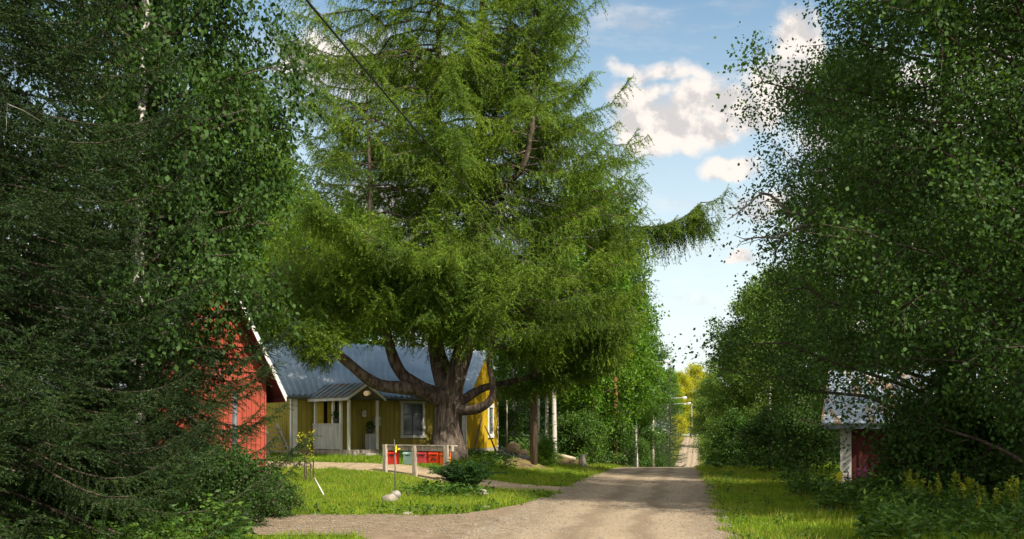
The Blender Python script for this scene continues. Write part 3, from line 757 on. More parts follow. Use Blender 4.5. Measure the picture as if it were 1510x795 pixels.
plant('willow', 'willow_tree', 'narrow willow on the far side of the broad one', 'tree', 1082, 70, (.85, .85, .92), 4.0, 'willows beside the road')
plant('slim_birch', 'birch_tree', 'slender birch poking above the willows on the right', 'tree', 1136, 51, (.9, .9, .86), 1.0, mats={'crown': 'willow'})
# -- left of the road beyond the larch
side = 'trees along the left side of the road'
plant('mid_aspen', 'aspen_tree', 'bright green aspen just right of the great larch', 'tree', 872, 50, 1.06, .3, side)
plant('mid_aspen', 'aspen_tree', 'bright aspen behind the weathered lamp pole', 'tree', 912, 62, 1.02, 2.2, side)
plant('mid_aspen', 'aspen_tree', 'smaller aspen farther along the left verge', 'tree', 940, 80, .93, 4.1, side, mats={'crown': 'leaf'})
plant('far_spruce', 'spruce_tree', 'dark spruce between the aspens and the bend', 'tree', 962, 100, 1.0, 1, side)
plant('far_spruce', 'spruce_tree', 'farthest dark spruce on the left side of the road', 'tree', 988, 130, .98, 3, side)
plant('far_spruce', 'spruce_tree', 'spruce in the row right behind the lamp poles', 'tree', 975, 118, .86, 5, side)
plant('far_spruce', 'spruce_tree', 'shaded spruce with low boughs under the bright aspens', 'tree', 892, 68, .72, 2, side)
plant('far_spruce', 'spruce_tree', 'shaded spruce standing between the birch trunks and the lamp pole', 'tree', 850, 66, .8, 4, side)
plant('pine', 'pine_tree', 'pine with an orange trunk among the bright aspens', 'tree', 906, 58, .95, 1, side)
for px, Y, s, r, l in ((792, 47, .95, 0, 'white birch trunk right beside the brown utility pole'), (818, 46, 1.0, 2, 'thick white birch trunk right of the brown utility pole'), (806, 50, .8, 4, 'thin pale birch stem between two thicker white trunks'),
                       (846, 52, .9, 1, 'leaning pale birch among the shaded spruces'), (938, 66, .8, 3, 'slim birch by the road just behind the crest'), (757, 52, .85, 5, 'slender birch behind the stone heap')):
    plant('slim_birch', 'birch_tree', l, 'tree', px, Y, s, r, 'birches right of the yellow house')
for px, Y, s, l in ((806, 38.5, .55, 'small bright bush at the foot of the utility pole'), (866, 46, 1.2, 'leafy bush under the birches near the stump'), (905, 53, 1.3, 'big leafy bush beside the weathered lamp pole'), (940, 73, 1.3, 'bush at the roadside beyond the crest'),
                    (838, 47, 1.1, 'leafy bush behind the timber log'), (965, 100, 1.5, 'bush at the foot of the farther lamp poles'), (735, 50, 1.3, 'bush in shade behind the gable of the yellow house')):
    plant('bush', 'bush', l, 'bush', px, Y, s, px * .13, 'bushes along the left of the road', mats={'crown': 'leaf_bright' if px == 806 else 'leaf'})
# -- behind the houses
back = 'trees behind the yellow house'
for i, (px, Y, s, k, cm, l) in enumerate(((330, 52, 1.5, 'mid_aspen', 'leaf', 'leafy aspen behind the ridge of the red barn'), (405, 47, .98, 'mid_aspen', 'leaf_bright', 'bright green aspen left of the great larch'), (455, 58, 1.1, 'mid_aspen', 'leaf', 'aspen behind the left half of the yellow house'),
        (530, 62, 1.15, 'mid_aspen', 'leaf_bright', 'bright aspen seen through the larch above the house roof'), (610, 60, 1.1, 'far_spruce', 'spruce_far', 'dark spruce hidden behind the larch stems'), (700, 60, 1.0, 'mid_aspen', 'leaf', 'aspen behind the right end of the yellow house'),
        (765, 64, .9, 'far_spruce', 'spruce_far', 'spruce right of the yellow gable'), (250, 48, 1.0, 'mid_aspen', 'leaf', 'aspen behind the middle of the red barn roof'), (90, 46, 1.05, 'far_spruce', 'spruce_far', 'spruce far behind the left foreground boughs'),
        (820, 70, .95, 'mid_aspen', 'leaf', 'shaded aspen in the wood behind the birch trunks'))):
    plant(k, k.split('_')[1] + '_tree', l, 'tree', px, Y, s, i * 1.7, back, mats={'crown': cm})
# -- at the far end of the road
for px, Y, s, l, cm in ((1004, 268, 1.25, 'left one of the sunlit yellow trees at the end of the road', 'leaf_yellow'), (1024, 275, 1.45, 'tallest sunlit yellow tree closing the end of the road', 'leaf_yellow'), (1046, 266, 1.2, 'right one of the sunlit yellow trees at the end of the road', 'leaf_yellow'), (985, 255, 1.2, 'green tree beside the sunlit yellow ones', 'leaf_bright')):
    plant('mid_aspen', 'aspen_tree', l, 'tree', px, Y, (s * 1.2, s * 1.2, s), px * .2, 'trees at the end of the road', mats={'crown': cm})
for px, Y, s, l in ((1018, 258, 3.2, 'sunlit yellow bush left of the far road end'), (1042, 256, 3.4, 'sunlit yellow bush right of the far road end'), (1000, 245, 2.6, 'yellow bush at the far bend of the road')):
    plant('bush', 'bush', l, 'bush', px, Y, s, px * .2, 'bushes at the end of the road', mats={'crown': 'leaf_yellow'})
for px, Y, s in ((1052, 105, 1.0), (1058, 150, 1.1), (1060, 200, 1.2)):
    plant('willow', 'willow_tree', {105: 'willow on the right bank of the dip in the road', 150: 'willow on the right where the road climbs again', 200: 'farthest willow on the right side of the road'}[Y], 'tree', px, Y, s, px * .3, 'willows beside the road')
# the wood beyond, one mass
fw, ft = MB(), MB(); fr = np.random.default_rng(31)
def wood_tree(x, y, H):
    z = float(G(x, y)); n = 420
    t = fr.uniform(.05, 1, n); az = fr.uniform(0, 6.3, n); rr = H * .21 * (1 - t ** 1.6) * fr.uniform(.3, 1.05, n) + .2
    p = np.stack([x + np.cos(az) * rr, y + np.sin(az) * rr, z + H * t], -1)
    d = nrm(np.stack([np.cos(az), np.sin(az), -.4 + 0 * az], -1) + fr.normal(0, .5, (n, 3)))
    diamonds(fw, p, d, fr.uniform(.7, 1.5, n), fr.uniform(.35, .7, n), fr)
for i in range(330):
    y = fr.uniform(60, 330); sd = fr.choice((-1, 1)); x = float(rc(y)) + sd * (fr.uniform(13 if sd < 0 else 24, 66) if y < 250 else fr.uniform(0, 80))
    if y > 240 and -14 < x - float(rc(y)) < 14: continue
    if sd < 0 and y < 75: x -= 12
    wood_tree(x, y, fr.uniform(10, 17))
for i in range(90): wood_tree(fr.uniform(-70, -16), fr.uniform(45, 90), fr.uniform(9, 15))
for i in range(60): wood_tree(fr.uniform(30, 60), fr.uniform(20, 70), fr.uniform(6, 9))
stuff(fw.build('far_wood', M['spruce_far']))

# ------------------------------------------------------------------ the yellow house
UP = np.array((0, 0, 1.0))
HP = [np.array((*p, 0.)) for p in ((-12.47, 42.06), (-8.97, 36.0), (-2.15, 40.0), (-.80, 48.85))]     # back left, front left, front right, back right
GB, EV, RG = .72, 3.42, 5.75                              # ground at the house, eaves, ridge
house = thing('house', 'yellow wooden house with ribbed blue grey metal roof behind the great larch', 'house', (-6.5, 42, GB))
R0, R1 = (HP[0] + HP[1]) / 2 + UP * RG, (HP[2] + HP[3]) / 2 + UP * RG
def wallline(mb, a, b, z0, z1f, openings, n_out, pitch=.21):
    bw = pitch * .3
    """a board wall with cover battens from a to b; z1f(s) gives its top; openings are (s0, s1, za, zb)"""
    L = np.linalg.norm(b - a); d = (b - a) / L
    ss = np.linspace(0, L, max(2, int(L / .5)) + 1)
    for s0, s1 in zip(ss[:-1], ss[1:]):
        mb.poly([a + d * s0 + UP * z0, a + d * s1 + UP * z0, a + d * s1 + UP * z1f(s1), a + d * s0 + UP * z1f(s0)])
    s = pitch / 2
    while s < L:
        cuts = [(z0, z1f(s) - .01)]
        for (o0, o1, za, zb) in openings:
            if o0 - .03 < s < o1 + .03: cuts = [k for c in cuts for k in ((c[0], min(c[1], za)), (max(c[0], zb), c[1])) if k[1] - k[0] > .03]
        for c0, c1 in cuts: mb.box(a + d * (s - bw / 2) + UP * c0 - n_out * .005, d * bw, n_out * .035, UP * (c1 - c0))
        s += pitch
fd = (HP[2] - HP[1]) / np.linalg.norm(HP[2] - HP[1]); fn = np.array((fd[1], -fd[0], 0))
gd = (HP[3] - HP[2]) / np.linalg.norm(HP[3] - HP[2]); gn = np.array((gd[1], -gd[0], 0))
ld = (HP[0] - HP[1]) / np.linalg.norm(HP[0] - HP[1]); ln = np.array((-ld[1], ld[0], 0)); ln = ln if ln[1] < 0 else -ln
FL, GL, LL_ = (np.linalg.norm(HP[2] - HP[1]), np.linalg.norm(HP[3] - HP[2]), np.linalg.norm(HP[0] - HP[1]))
def s_front(px): r = (px - CX) / FPX; return (r * HP[1][1] - HP[1][0]) / (fd[0] - r * fd[1])
def s_gable(px): r = (px - CX) / FPX; return (r * HP[2][1] - HP[2][0]) / (gd[0] - r * gd[1])
w0, w1 = s_front(594), s_front(622.5)
wz0, wz1 = EYE + (HZ - 642) / FPX * 38.8, EYE + (HZ - 595) / FPX * 38.8
g0, g1 = s_gable(719.8), s_gable(725.5)
gz0, gz1 = EYE + (HZ - 640) / FPX * 46.3, EYE + (HZ - 601) / FPX * 46.3
FZ = GB + .22
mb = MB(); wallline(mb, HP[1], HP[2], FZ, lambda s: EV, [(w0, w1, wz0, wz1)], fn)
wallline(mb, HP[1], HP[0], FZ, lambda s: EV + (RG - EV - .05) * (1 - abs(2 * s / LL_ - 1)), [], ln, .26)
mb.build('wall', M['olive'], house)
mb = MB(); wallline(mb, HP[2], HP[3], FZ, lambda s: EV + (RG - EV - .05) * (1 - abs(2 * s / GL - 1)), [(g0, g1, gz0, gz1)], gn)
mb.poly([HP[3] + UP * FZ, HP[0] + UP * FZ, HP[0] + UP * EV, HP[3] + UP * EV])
o = mb.build('wall', M['yellow'], house); o['label'] = 'yellow gable wall with the sunlight put into its colour'
mb = MB()
for a, b, n in ((HP[1], HP[2], fn), (HP[2], HP[3], gn), (HP[1], HP[0], ln)):
    d = nrm(b - a); mb.box(a + n * .012 - UP * 0 + UP * (GB - .6), (b - a), n * .02, UP * (.82 - .004))
mb.build('foundation', M['foundation'], house)
def corner(p, d1, n1, d2, n2, z0, z1, w=.15):
    mb = MB()
    mb.box(p + d1 * .0 + n1 * .024 + UP * z0, d1 * w, n1 * .03, UP * (z1 - z0))
    mb.box(p + d2 * .0 + n2 * .024 + UP * z0, d2 * w, n2 * .03, UP * (z1 - z0))
    return mb.build('corner_board', M['white'], house)
corner(HP[1], fd, fn, ld, ln, FZ - .25, EV - .02, .2)
corner(HP[2], -fd, fn, gd, gn, FZ, EV - .02, .2)
mb = MB(); mb.box(HP[3] - gd * .16 + gn * .024 + UP * FZ, gd * .16, gn * .03, UP * (EV - FZ - .02)); mb.build('corner_board', M['white'], house)
# roof: two slopes with standing ribs
def slope(mb, e0, e1, r0, r1, th, pitch, rw=.035, rh=.035):
    n = np.cross(e1 - e0, r0 - e0); n /= np.linalg.norm(n)
    if n[2] < 0: n = -n
    mb.prism([e0, e1, r1, r0], n * th)
    L = np.linalg.norm(e1 - e0); k = int(L / pitch)
    for i in range(k + 1):
        t = min(.998, (i + .02) / max(k, 1)); a = e0 + (e1 - e0) * t; b = r0 + (r1 - r0) * t; d = nrm(e1 - e0)
        mb.box(a + n * (th - .002) - d * rw * t, d * rw, b - a, n * rh)
pitchv = lambda e, r: nrm(r - e)
mb = MB()
ov = .42
f0, f1 = HP[1] + UP * EV, HP[2] + UP * EV; b0, b1 = HP[0] + UP * EV, HP[3] + UP * EV
dn0 = nrm(f0 - R0); dn1 = nrm(f1 - R1)
hor = np.array((fd[0], fd[1], 0))
slope(mb, f0 + dn0 * ov - hor * .38, f1 + dn1 * ov + hor * .30, R0 - hor * .38 + UP * .02, R1 + hor * .30 + UP * .02, .05, .25, .10, .06)
un0 = nrm(b0 - R0); un1 = nrm(b1 - R1)
slope(mb, b1 + un1 * ov + hor * .30, b0 + un0 * ov - hor * .38, R1 + hor * .30 + UP * .021, R0 - hor * .38 + UP * .021, .05, .27)
roof = mb.build('roof', M['roof'], house)
mb = MB(); e0 = f0 + dn0 * ov - hor * .38; e1 = f1 + dn1 * ov + hor * .3
mb.box(e0 - UP * .12 + fn * .012, e1 - e0, fn * .03, UP * .13); mb.build('fascia_board', M['fascia'], roof)
mb = MB(); cyl(mb, e0 + fn * .1 - UP * .03, e1 + fn * .1 - UP * .05, .055, 8); mb.build('gutter', M['fascia'], roof)
mb = MB()
for (e, rr) in ((e0, R0 - hor * .38), (b0 + un0 * ov - hor * .38, R0 - hor * .38)):
    mb.box(e - hor * .035 - UP * .15, hor * .03, rr - e, UP * .17)
mb.build('barge_board', M['white'], roof)
def window(base, d, n, s0, s1, za, zb, bars_h, fw_=.12, trim=M['cream']):
    a = base + d * s0 + UP * za; w = s1 - s0; h = zb - za
    mb = MB()
    mb.box(a - d * fw_ - UP * 0 + n * .02, d * fw_, n * .05, UP * h); mb.box(a + d * w + n * .02, d * fw_, n * .05, UP * h)
    mb.box(a - d * (fw_ + .06) + n * .02 + UP * h, d * (w + 2 * fw_ + .12), n * .06, UP * (fw_ * 1.1)); mb.box(a - d * (fw_ + .03) + n * .02 - UP * fw_, d * (w + 2 * fw_ + .06), n * .07, UP * fw_)
    f = mb.build('window', trim, house)
    mb = MB(); mb.box(a + n * .006, d * w, n * .010, UP * h); mb.build('pane', M['glass'], f)
    mb = MB(); t = .045
    mb.box(a + n * .017, d * t, n * .022, UP * h); mb.box(a + d * (w - t) + n * .017, d * t, n * .022, UP * h); mb.box(a + d * (w / 2 - t / 2) + n * .017, d * t, n * .022, UP * h)
    for k in bars_h: mb.box(a + UP * (h * k) + n * .018, d * w, n * .018, UP * t)
    mb.build('sash', M['fascia'], f)
window(HP[1], fd, fn, w0, w1, wz0, wz1, (.0, .64, .965))
window(HP[2], gd, gn, g0, g1, gz0, gz1, (.0, .64, .965), .2, M['white'])
# porch
pa = nrm(np.array((.76, -.65, 0))); pb = np.array((.65, .76, 0))           # out from the wall, across the porch
pc = HP[1] + fd * 1.45 + pa * .15; PW, PL = .78, 2.25
porch = mb = MB(); zf = GB + .30
mb.box(pc - pb * PW + UP * (GB - .3), pa * PL, pb * 2 * PW, UP * (zf - GB + .3))
porch = mb.build('porch', M['grey_wood'], house)
mb = MB(); zl = zf + 1.0
for q, dr, L in ((pc - pb * PW, pa, 1.72),):
    nn = np.array((dr[1], -dr[0], 0)); k = 0.0
    while k < L - .05: mb.box(q + dr * k + UP * (zf + .02) - nn * .0, dr * .135, nn * .03, UP * (zl - zf)); k += .15
    mb.box(q - nn * .01 + UP * zl, dr * L, nn * .07, UP * .05)
mb.build('panel', M['grey_white_board'], porch)
for q in (pc - pb * PW + pa * .02, pc - pb * PW + pa * (PL - .1), pc + pb * (PW - .1) + pa * (PL - .1), pc - pb * PW + pa * PL * .52, pc - pb * PW + pa * 1.66):
    mb = MB(); mb.box(q + UP * zf, pa * .09, pb * .09, UP * 1.98); mb.build('post', M['cream'], porch)
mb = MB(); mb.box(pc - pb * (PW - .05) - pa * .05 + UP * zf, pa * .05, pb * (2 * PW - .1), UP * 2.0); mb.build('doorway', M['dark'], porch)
mb = MB(); mb.box(pc - pb * (PW - .1) + pa * .05 + UP * (zf + .7), pa * .04, pb * .34, UP * 1.25)
mb.box(pc - pb * (PW - .65) + pa * .06 + UP * (zf + .6), pa * .04, pb * .28, UP * 1.35); mb.build('curtain', M['curtain'], porch)
ez, rz = GB + 2.36, GB + 2.95; po = .2
mb = MB(); c0, c1 = pc - pa * .15, pc + pa * (PL + .16)
slope(mb, c0 - pb * (PW + po) + UP * ez, c1 - pb * (PW + po) + UP * ez, c0 + UP * rz, c1 + UP * rz, .03, .36, .03, .03)
slope(mb, c1 + pb * (PW + po) + UP * ez, c0 + pb * (PW + po) + UP * ez, c1 + UP * (rz + .002), c0 + UP * (rz + .002), .03, .36, .03, .03)
pr = mb.build('porch_roof', M['porch_roof'], house)
mb = MB()
for sg in (-1, 1):
    e = c1 + pb * sg * (PW + po) + UP * (ez - .10); mb.box(e + pa * .004, pa * .03, c1 + UP * (rz - .10) - e, UP * .11)
mb.build('barge_board', M['white'], pr)
mb = MB(); mb.box(c0 - pb * (PW + po) + UP * (ez - .12), c1 - c0, pb * .03, UP * .11); mb.build('eave_board', M['grey_white_board'], pr)
mb = MB(); mb.box(pc + pa * (PL + .02) - pb * .3 + UP * (GB - .2), pa * .4, pb * .9, UP * .36); mb.build('door_step', M['granite'], porch)
# outside stair along the left gable
st = thing('staircase', 'weathered grey wooden stair rising along the left wall of the yellow house', 'staircase', tuple(HP[1] + ln * .8 - ld * .5 + UP * (GB)))
sb = HP[1] + ln * .30 - ld * .95
for k in range(7):
    mb = MB(); mb.box(sb + ld * (.30 * k) + UP * (GB + .02 + .19 * k), ld * .30, ln * .85, UP * .045); mb.build('step', M['grey_wood'], st)
for off in (.0, .86):
    mb = MB(); a = sb + ln * off + UP * (GB - .12); mb.prism([a, a + ld * 2.2 + UP * 1.36, a + ld * 2.2 + UP * 1.60, a + UP * .24], ln * .04); mb.build('stringer', M['grey_wood'], st)
mb = MB(); a = sb + ln * .90 + UP * (GB + .85); mb.box(a, ld * 2.3 + UP * 1.42, ln * .05, UP * .10); mb.build('handrail', M['pale_wood'], st)
for k in (0, 1.05, 2.2):
    mb = MB(); mb.box(sb + ln * .9 + ld * k + UP * (GB - .1 + .62 * k), ld * .08, ln * .08, UP * 1.05); mb.build('post', M['grey_wood'], st)
# small things on and at the house
def on_front(px, py, out=.06):
    s = s_front(px); p = HP[1] + fd * s + fn * out; return np.array((p[0], p[1], EYE - (py - HZ) / FPX * p[1]))
def birdhouse(p, w, h, label, m):
    t = thing('birdhouse', label, 'birdhouse', tuple(p))
    mb = MB(); mb.box(p - fd * w / 2, fd * w, fn * w * .8, UP * h * .7); b = mb.build('box', m, t)
    mb = MB(); c = p + fn * w * .4 + UP * h * .42
    cyl(mb, c + fn * w * .38, c + fn * (w * .42), w * .17, 10); mb.build('hole', M['dark'], b)
    mb = MB(); q = p + UP * h * .7
    mb.prism([q - fd * w * .68, q + fd * w * .68, q + UP * h * .34], fn * w * .95); mb.build('lid', M['cream'], t)
birdhouse(on_front(554, 628), .26, .42, 'pale birdhouse fixed to the shaded front wall left of the white window', M['pale_wood'])
birdhouse(on_front(535, 615), .16, .30, 'narrow white birdhouse hanging high on the wall beside the porch', M['white'])
for px, py, nm, lab in ((412, 580, 'wall_lamp', 'round white lamp on the left gable wall under the eaves'),):
    pass
def left_wall(px, z):
    r = (px - CX) / FPX; s = (r * HP[1][1] - HP[1][0]) / (ld[0] - r * ld[1]); p = HP[1] + ld * s; return np.array((p[0], p[1], z))
p = left_wall(409, 3.30) + ln * .03
t = thing('wall_lamp', 'round white lamp high on the left gable wall beside the barn eave', 'lamp', tuple(p))
mb = MB(); cyl(mb, p, p + ln * .08, .05, 8); mb.build('bracket', M['metal_grey'], t)
mb = MB(); blob(mb, p + ln * .14 - UP * .02, .10, np.random.default_rng(1), 10, 8, .0); mb.build('globe', M['lamp_glass'], t, True)
p = left_wall(421, 3.22) + ln * .03
t = thing('wall_lantern', 'square grey lantern with white glass on the left gable wall', 'lamp', tuple(p))
mb = MB(); mb.box(p - ld * .09, ld * .18, ln * .16, UP * .14); mb.build('glass', M['lamp_glass'], t)
mb = MB(); mb.prism([p - ld * .12 + UP * .14, p + ld * .12 + UP * .14, p + ld * .05 + UP * .22, p - ld * .05 + UP * .22], ln * .18); mb.build('hood', M['metal_grey'], t)
def pot(p, r, label):
    t = thing('potted_plant', label, 'potted plant', tuple(p)); rg = np.random.default_rng(int(abs(p[0]) * 100))
    mb = MB(); tube(mb, [p, p + UP * .1, p + UP * .2], [r * .5, r * .6, r * .7], 10); mb.build('pot', M['terracotta'], t, True)
    mb = MB(); n = 260; d = nrm(rg.normal(size=(n, 3)) + (0, 0, .4)); diamonds(mb, p + UP * .3 + d * r * rg.uniform(.2, 1, (n, 1)), d, np.full(n, .07), np.full(n, .04), rg); mb.build('foliage', M['fern'], t)
pot(pc - pb * (PW - .1) + pa * 1.35 + UP * (zl + .055), .2, 'round green plant in a pot on the porch parapet')
pot(pc + pb * (PW + .25) + pa * 1.4 + UP * (GB + .95), .2, 'green plant on a stand at the right side of the porch')
mb = MB(); q = pc + pb * (PW + .25) + pa * 1.4 + UP * (GB - .1); mb.box(q - pa * .15 - pb * .15, pa * .3, pb * .3, UP * 1.03)
single(mb, 'plant_stand', M['grey_white_board'], tuple(q), 'pale wooden stand under a plant right of the porch', 'plant stand')
q = on_front(523, 668, 1.0); q[2] = GB - .1
t = thing('flower_pot', 'black bucket shaped pot on the ground right of the porch step', 'pot', tuple(q))
mb = MB(); tube(mb, [q, q + UP * .3], [.13, .18], 12); mb.build('bucket', M['black'], t, True)
mb = MB(); tube(mb, [q + fd * .17 + UP * .3, q + fd * .13 + UP * .44, q + UP * .5, q - fd * .13 + UP * .44, q - fd * .17 + UP * .3], .012, 5); mb.build('handle', M['metal_grey'], t)
for i, (pxa, pya, pxb, pyb, lab, m) in enumerate(((707, 673, 713.5, 628, 'dark stick leaning upright against the yellow gable', 'bark'), (688, 668, 709, 615, 'thin pole leaning across the yellow gable wall', 'brown_wood'))):
    a = HP[2] + gd * s_gable(pxa) + gn * .9; b = HP[2] + gd * s_gable(pxb) + gn * .05
    if i: a = HP[2] + gd * s_gable(pxa + 1) + gn * .25
    a[2] = GB - .1; b[2] = EYE - (pyb - HZ) / FPX * b[1]
    mb = MB(); tube(mb, [a, (a + b) / 2 + gn * .02, b], [.05, .04, .028], 7); single(mb, 'stick', M[m], tuple(a), lab, 'stick', smooth=True)

# ------------------------------------------------------------------ the red barn
bW = np.array((X(392, 27), 27.0, 0)); bd = np.array((.70, .714, 0)); bd /= np.linalg.norm(bd); bn = np.array((bd[1], -bd[0], 0)); bk = -bn
BW, BL = 3.7, 8.5; bA = bW - bd * BW; zb, be, br = .15, 3.42, 6.85
barn = thing('barn', 'red boarded barn with steep metal roof and white barge boards behind the spruces', 'barn', tuple(bA + bk * 3 + UP * zb))
mb = MB(); wallline(mb, bA, bW, zb, lambda s: be + (br - be - .05) * (1 - abs(2 * s / BW - 1)), [(1.5, 2.3, 3.75, 4.15)], bn, .15)
wallline(mb, bA, bA + bk * BL, zb, lambda s: be, [], -bd, .15)
mb.poly([bW + UP * zb, bW + bk * BL + UP * zb, bW + bk * BL + UP * be, bW + UP * be])
c_ = bA + bk * BL; d_ = bW + bk * BL
mb.poly([c_ + UP * zb, d_ + UP * zb, d_ + UP * be, (c_ + d_) / 2 + UP * (br - .05), c_ + UP * be])
mb.build('wall', M['red'], barn)
mb = MB(); mb.box(bA + bn * .026 + UP * (be + .10), bd * BW, bn * .035, UP * .07); mb.box(bA - bd * .07 + UP * (be - .35), bk * BL, bd * .04, UP * .08); mb.build('batten', M['red'], barn)
mb = MB()
for k in range(9): mb.box(bA + bd * (1.52 + k * .085) + bn * .02 + UP * 3.76, bd * .05, bn * .03, UP * .38)
v_ = mb.build('vent', M['metal_grey'], barn)
mb = MB(); mid_ = (bA + bW) / 2; oh = .75; fo = .55
rr0, rr1 = mid_ + bn * fo + UP * br, mid_ + bk * (BL + .3) + UP * br
def eave(p, sg): q = p.copy(); e = nrm(np.array((*(bd * sg)[:2], 0)) * (BW / 2) - UP * (br - be)); return q + UP * be + e * oh
eR0, eR1 = eave(bW + bn * fo, 1), eave(bW + bk * (BL + .3), 1); eL0, eL1 = eave(bA + bn * fo, -1), eave(bA + bk * (BL + .3), -1)
slope(mb, eR0, eR1, rr0, rr1, .05, .4); slope(mb, eL1, eL0, rr1 + UP * .002, rr0 + UP * .002, .05, .4)
brf = mb.build('roof', M['barn_roof'], barn)
mb = MB()
for e in (eR0, eL0): mb.box(e + bn * .004 - UP * .13, bn * .035, rr0 - e, UP * .20)
mb.build('barge_board', M['white'], brf)
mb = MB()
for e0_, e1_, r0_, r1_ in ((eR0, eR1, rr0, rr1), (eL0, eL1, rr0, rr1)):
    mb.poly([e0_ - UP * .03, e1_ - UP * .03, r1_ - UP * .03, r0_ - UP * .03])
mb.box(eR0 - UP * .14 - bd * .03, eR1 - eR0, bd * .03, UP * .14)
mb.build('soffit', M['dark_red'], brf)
# grey pole in front of the barn
p = on(345, 23.2, -.2); q = at(347, 578, 23.2)
mb = MB(); tube(mb, [p, (p + q) / 2, q], [.085, .08, .07], 10); single(mb, 'pole', M['metal_grey'], tuple(p), 'plain grey pole standing in front of the red barn wall', 'pole', smooth=True)

# ------------------------------------------------------------------ mailbox rack and mailboxes
ra, rb = on(569, 29.0), on(664, 27.2); rd = rb - ra; rd[2] = 0; RL = np.linalg.norm(rd); rd /= RL; rn = np.array((rd[1], -rd[0], 0))
RT = EYE - (658 - HZ) / FPX * 28
rack = thing('mailbox_rack', 'weathered wooden rail on three posts that carries the coloured mailboxes', 'mailbox rack', tuple((ra + rb) / 2))
for k, (s, w, ln_) in enumerate(((.05, .13, 0), (RL * .50, .13, .05), (RL - .1, .16, 0))):
    z = float(G(*(ra + rd * s)[:2])) - .2; b = ra + rd * s; b[2] = z
    mb = MB(); mb.box(b - rd * w / 2 + rn * .03, rd * w, rn * .1, UP * (RT - z - (.0 if k == 1 else -.05)) - rd * ln_); mb.build('post', M['grey_wood'], rack)
b = ra - rd * .12; b[2] = RT - .15
mb = MB(); mb.box(b - rn * .08, rd * (RL + .2), rn * .1, UP * .15); mb.build('rail', M['grey_wood'], rack)
mb = MB(); mb.box(b - rn * .26 + UP * .155, rd * (RL + .2), rn * .32, UP * .03); mb.build('top_board', M['grey_wood'], rack)
for k, (px, w, h, m, lab) in enumerate(((578, .34, .40, 'box_red', 'bright red mailbox at the left end of the rack'), (602, .36, .38, 'box_mint', 'pale mint green mailbox on the rack'), (622, .36, .34, 'box_crimson', 'dull crimson mailbox half hidden by the middle post'),
                                       (639.5, .36, .33, 'box_vermilion', 'vermilion mailbox with a dark mark right of the middle post'), (655, .27, .38, 'box_orange', 'orange mailbox at the right end of the rack'))):
    r = (px - CX) / FPX; s = (r * ra[1] - ra[0]) / (rd[0] - r * rd[1]); w *= 1.1; h *= 1.1; p = ra + rd * s - rn * .14; p[2] = RT - .16 - h
    t = thing('mailbox', lab, 'mailbox', tuple(p), 'mailboxes on the rack')
    mb = MB(); q = p - rd * w / 2
    sec = lambda o: [o - rn * .0, o + rn * .16, o + rn * .16 + UP * (h * .8), o + UP * h]
    mb.prism(sec(q), rd * w); bo = mb.build('body', M[m], t)
    mb = MB(); o_ = q - rd * .012 + UP * .012
    mb.prism([o_ + UP * h, o_ + rn * .175 + UP * (h * .79), o_ + rn * .175 + UP * (h * .72), o_ + rn * .185 + UP * (h * .72), o_ + rn * .185 + UP * (h * .81), o_ + UP * (h + .02)], rd * (w + .024)); mb.build('lid', M[m], t)
    mb = MB(); mb.box(q + rd * w * .25 + rn * .162 + UP * h * .62, rd * w * .5, rn * .006, UP * .02); mb.build('slot', M['dark'], bo)
    if k == 3:
        mb = MB(); a_ = np.linspace(0, np.pi, 9); c_ = q + rd * w * .5 + rn * .168 + UP * h * .28
        tube(mb, [c_ + rd * math.cos(x) * .07 + UP * math.sin(x) * .06 for x in a_], .013, 5); mb.box(c_ - rd * .09 - UP * .03, rd * .05, rn * .01, UP * .05); mb.box(c_ + rd * .04 - UP * .03, rd * .05, rn * .01, UP * .05); mb.build('emblem', M['dark'], bo)
p = on(582.5, 21.6, -.1); top = at(581.5, 648, 21.6)
mb = MB(); tube(mb, [p, (p + top) / 2 + (.012, 0, 0), top], [.022, .016, .008], 6); single(mb, 'rod', M['metal_grey'], tuple(p), 'thin grey rod standing upright in front of the mailboxes', 'rod', smooth=True)
yb = at(584, 662, 21.58); mb = MB(); yr = np.random.default_rng(3)
for k in range(9):
    d = nrm(yr.normal(size=3) + (.3, 0, .0)); diamonds(mb, yb[None], d[None], [.12], [.055], yr)
tube(mb, [yb - (0, 0, .03), yb + (0, 0, .03)], [.03, .03], 8); single(mb, 'ribbon', M['yellow_petal'], tuple(yb), 'yellow ribbon bow tied near the top of the thin rod', 'ribbon')
def stone(px, Y, r, m, label, seed, group=None, dz=0., cat='stone', rough=.18, dx=0, name='stone'):
    p = on(px, Y, dz); p[0] += dx; mb = MB(); blob(mb, p + UP * np.broadcast_to(r, 3)[2] * .55, r, np.random.default_rng(seed), 14, 9, rough)
    return single(mb, name, M[m], tuple(p), label, cat, group, True)
stone(575, 21.2, (.20, .15, .12), 'stone', 'larger pale stone at the foot of the thin rod', 41)
stone(584, 21.5, (.13, .11, .10), 'granite', 'darker stone wedged against the thin rod', 42, dz=.10)
stone(600, 17.95, (.10, .07, .04), 'stone', 'flat pale stone on the lane edge left of the other flat one', 43)
stone(716, 19.4, (.12, .07, .045), 'stone', 'flat pale stone on the lane edge nearest the road', 44)
stone(713, 23.4, (.17, .12, .12), 'stone', 'pale stone half hidden right of the fern', 45)
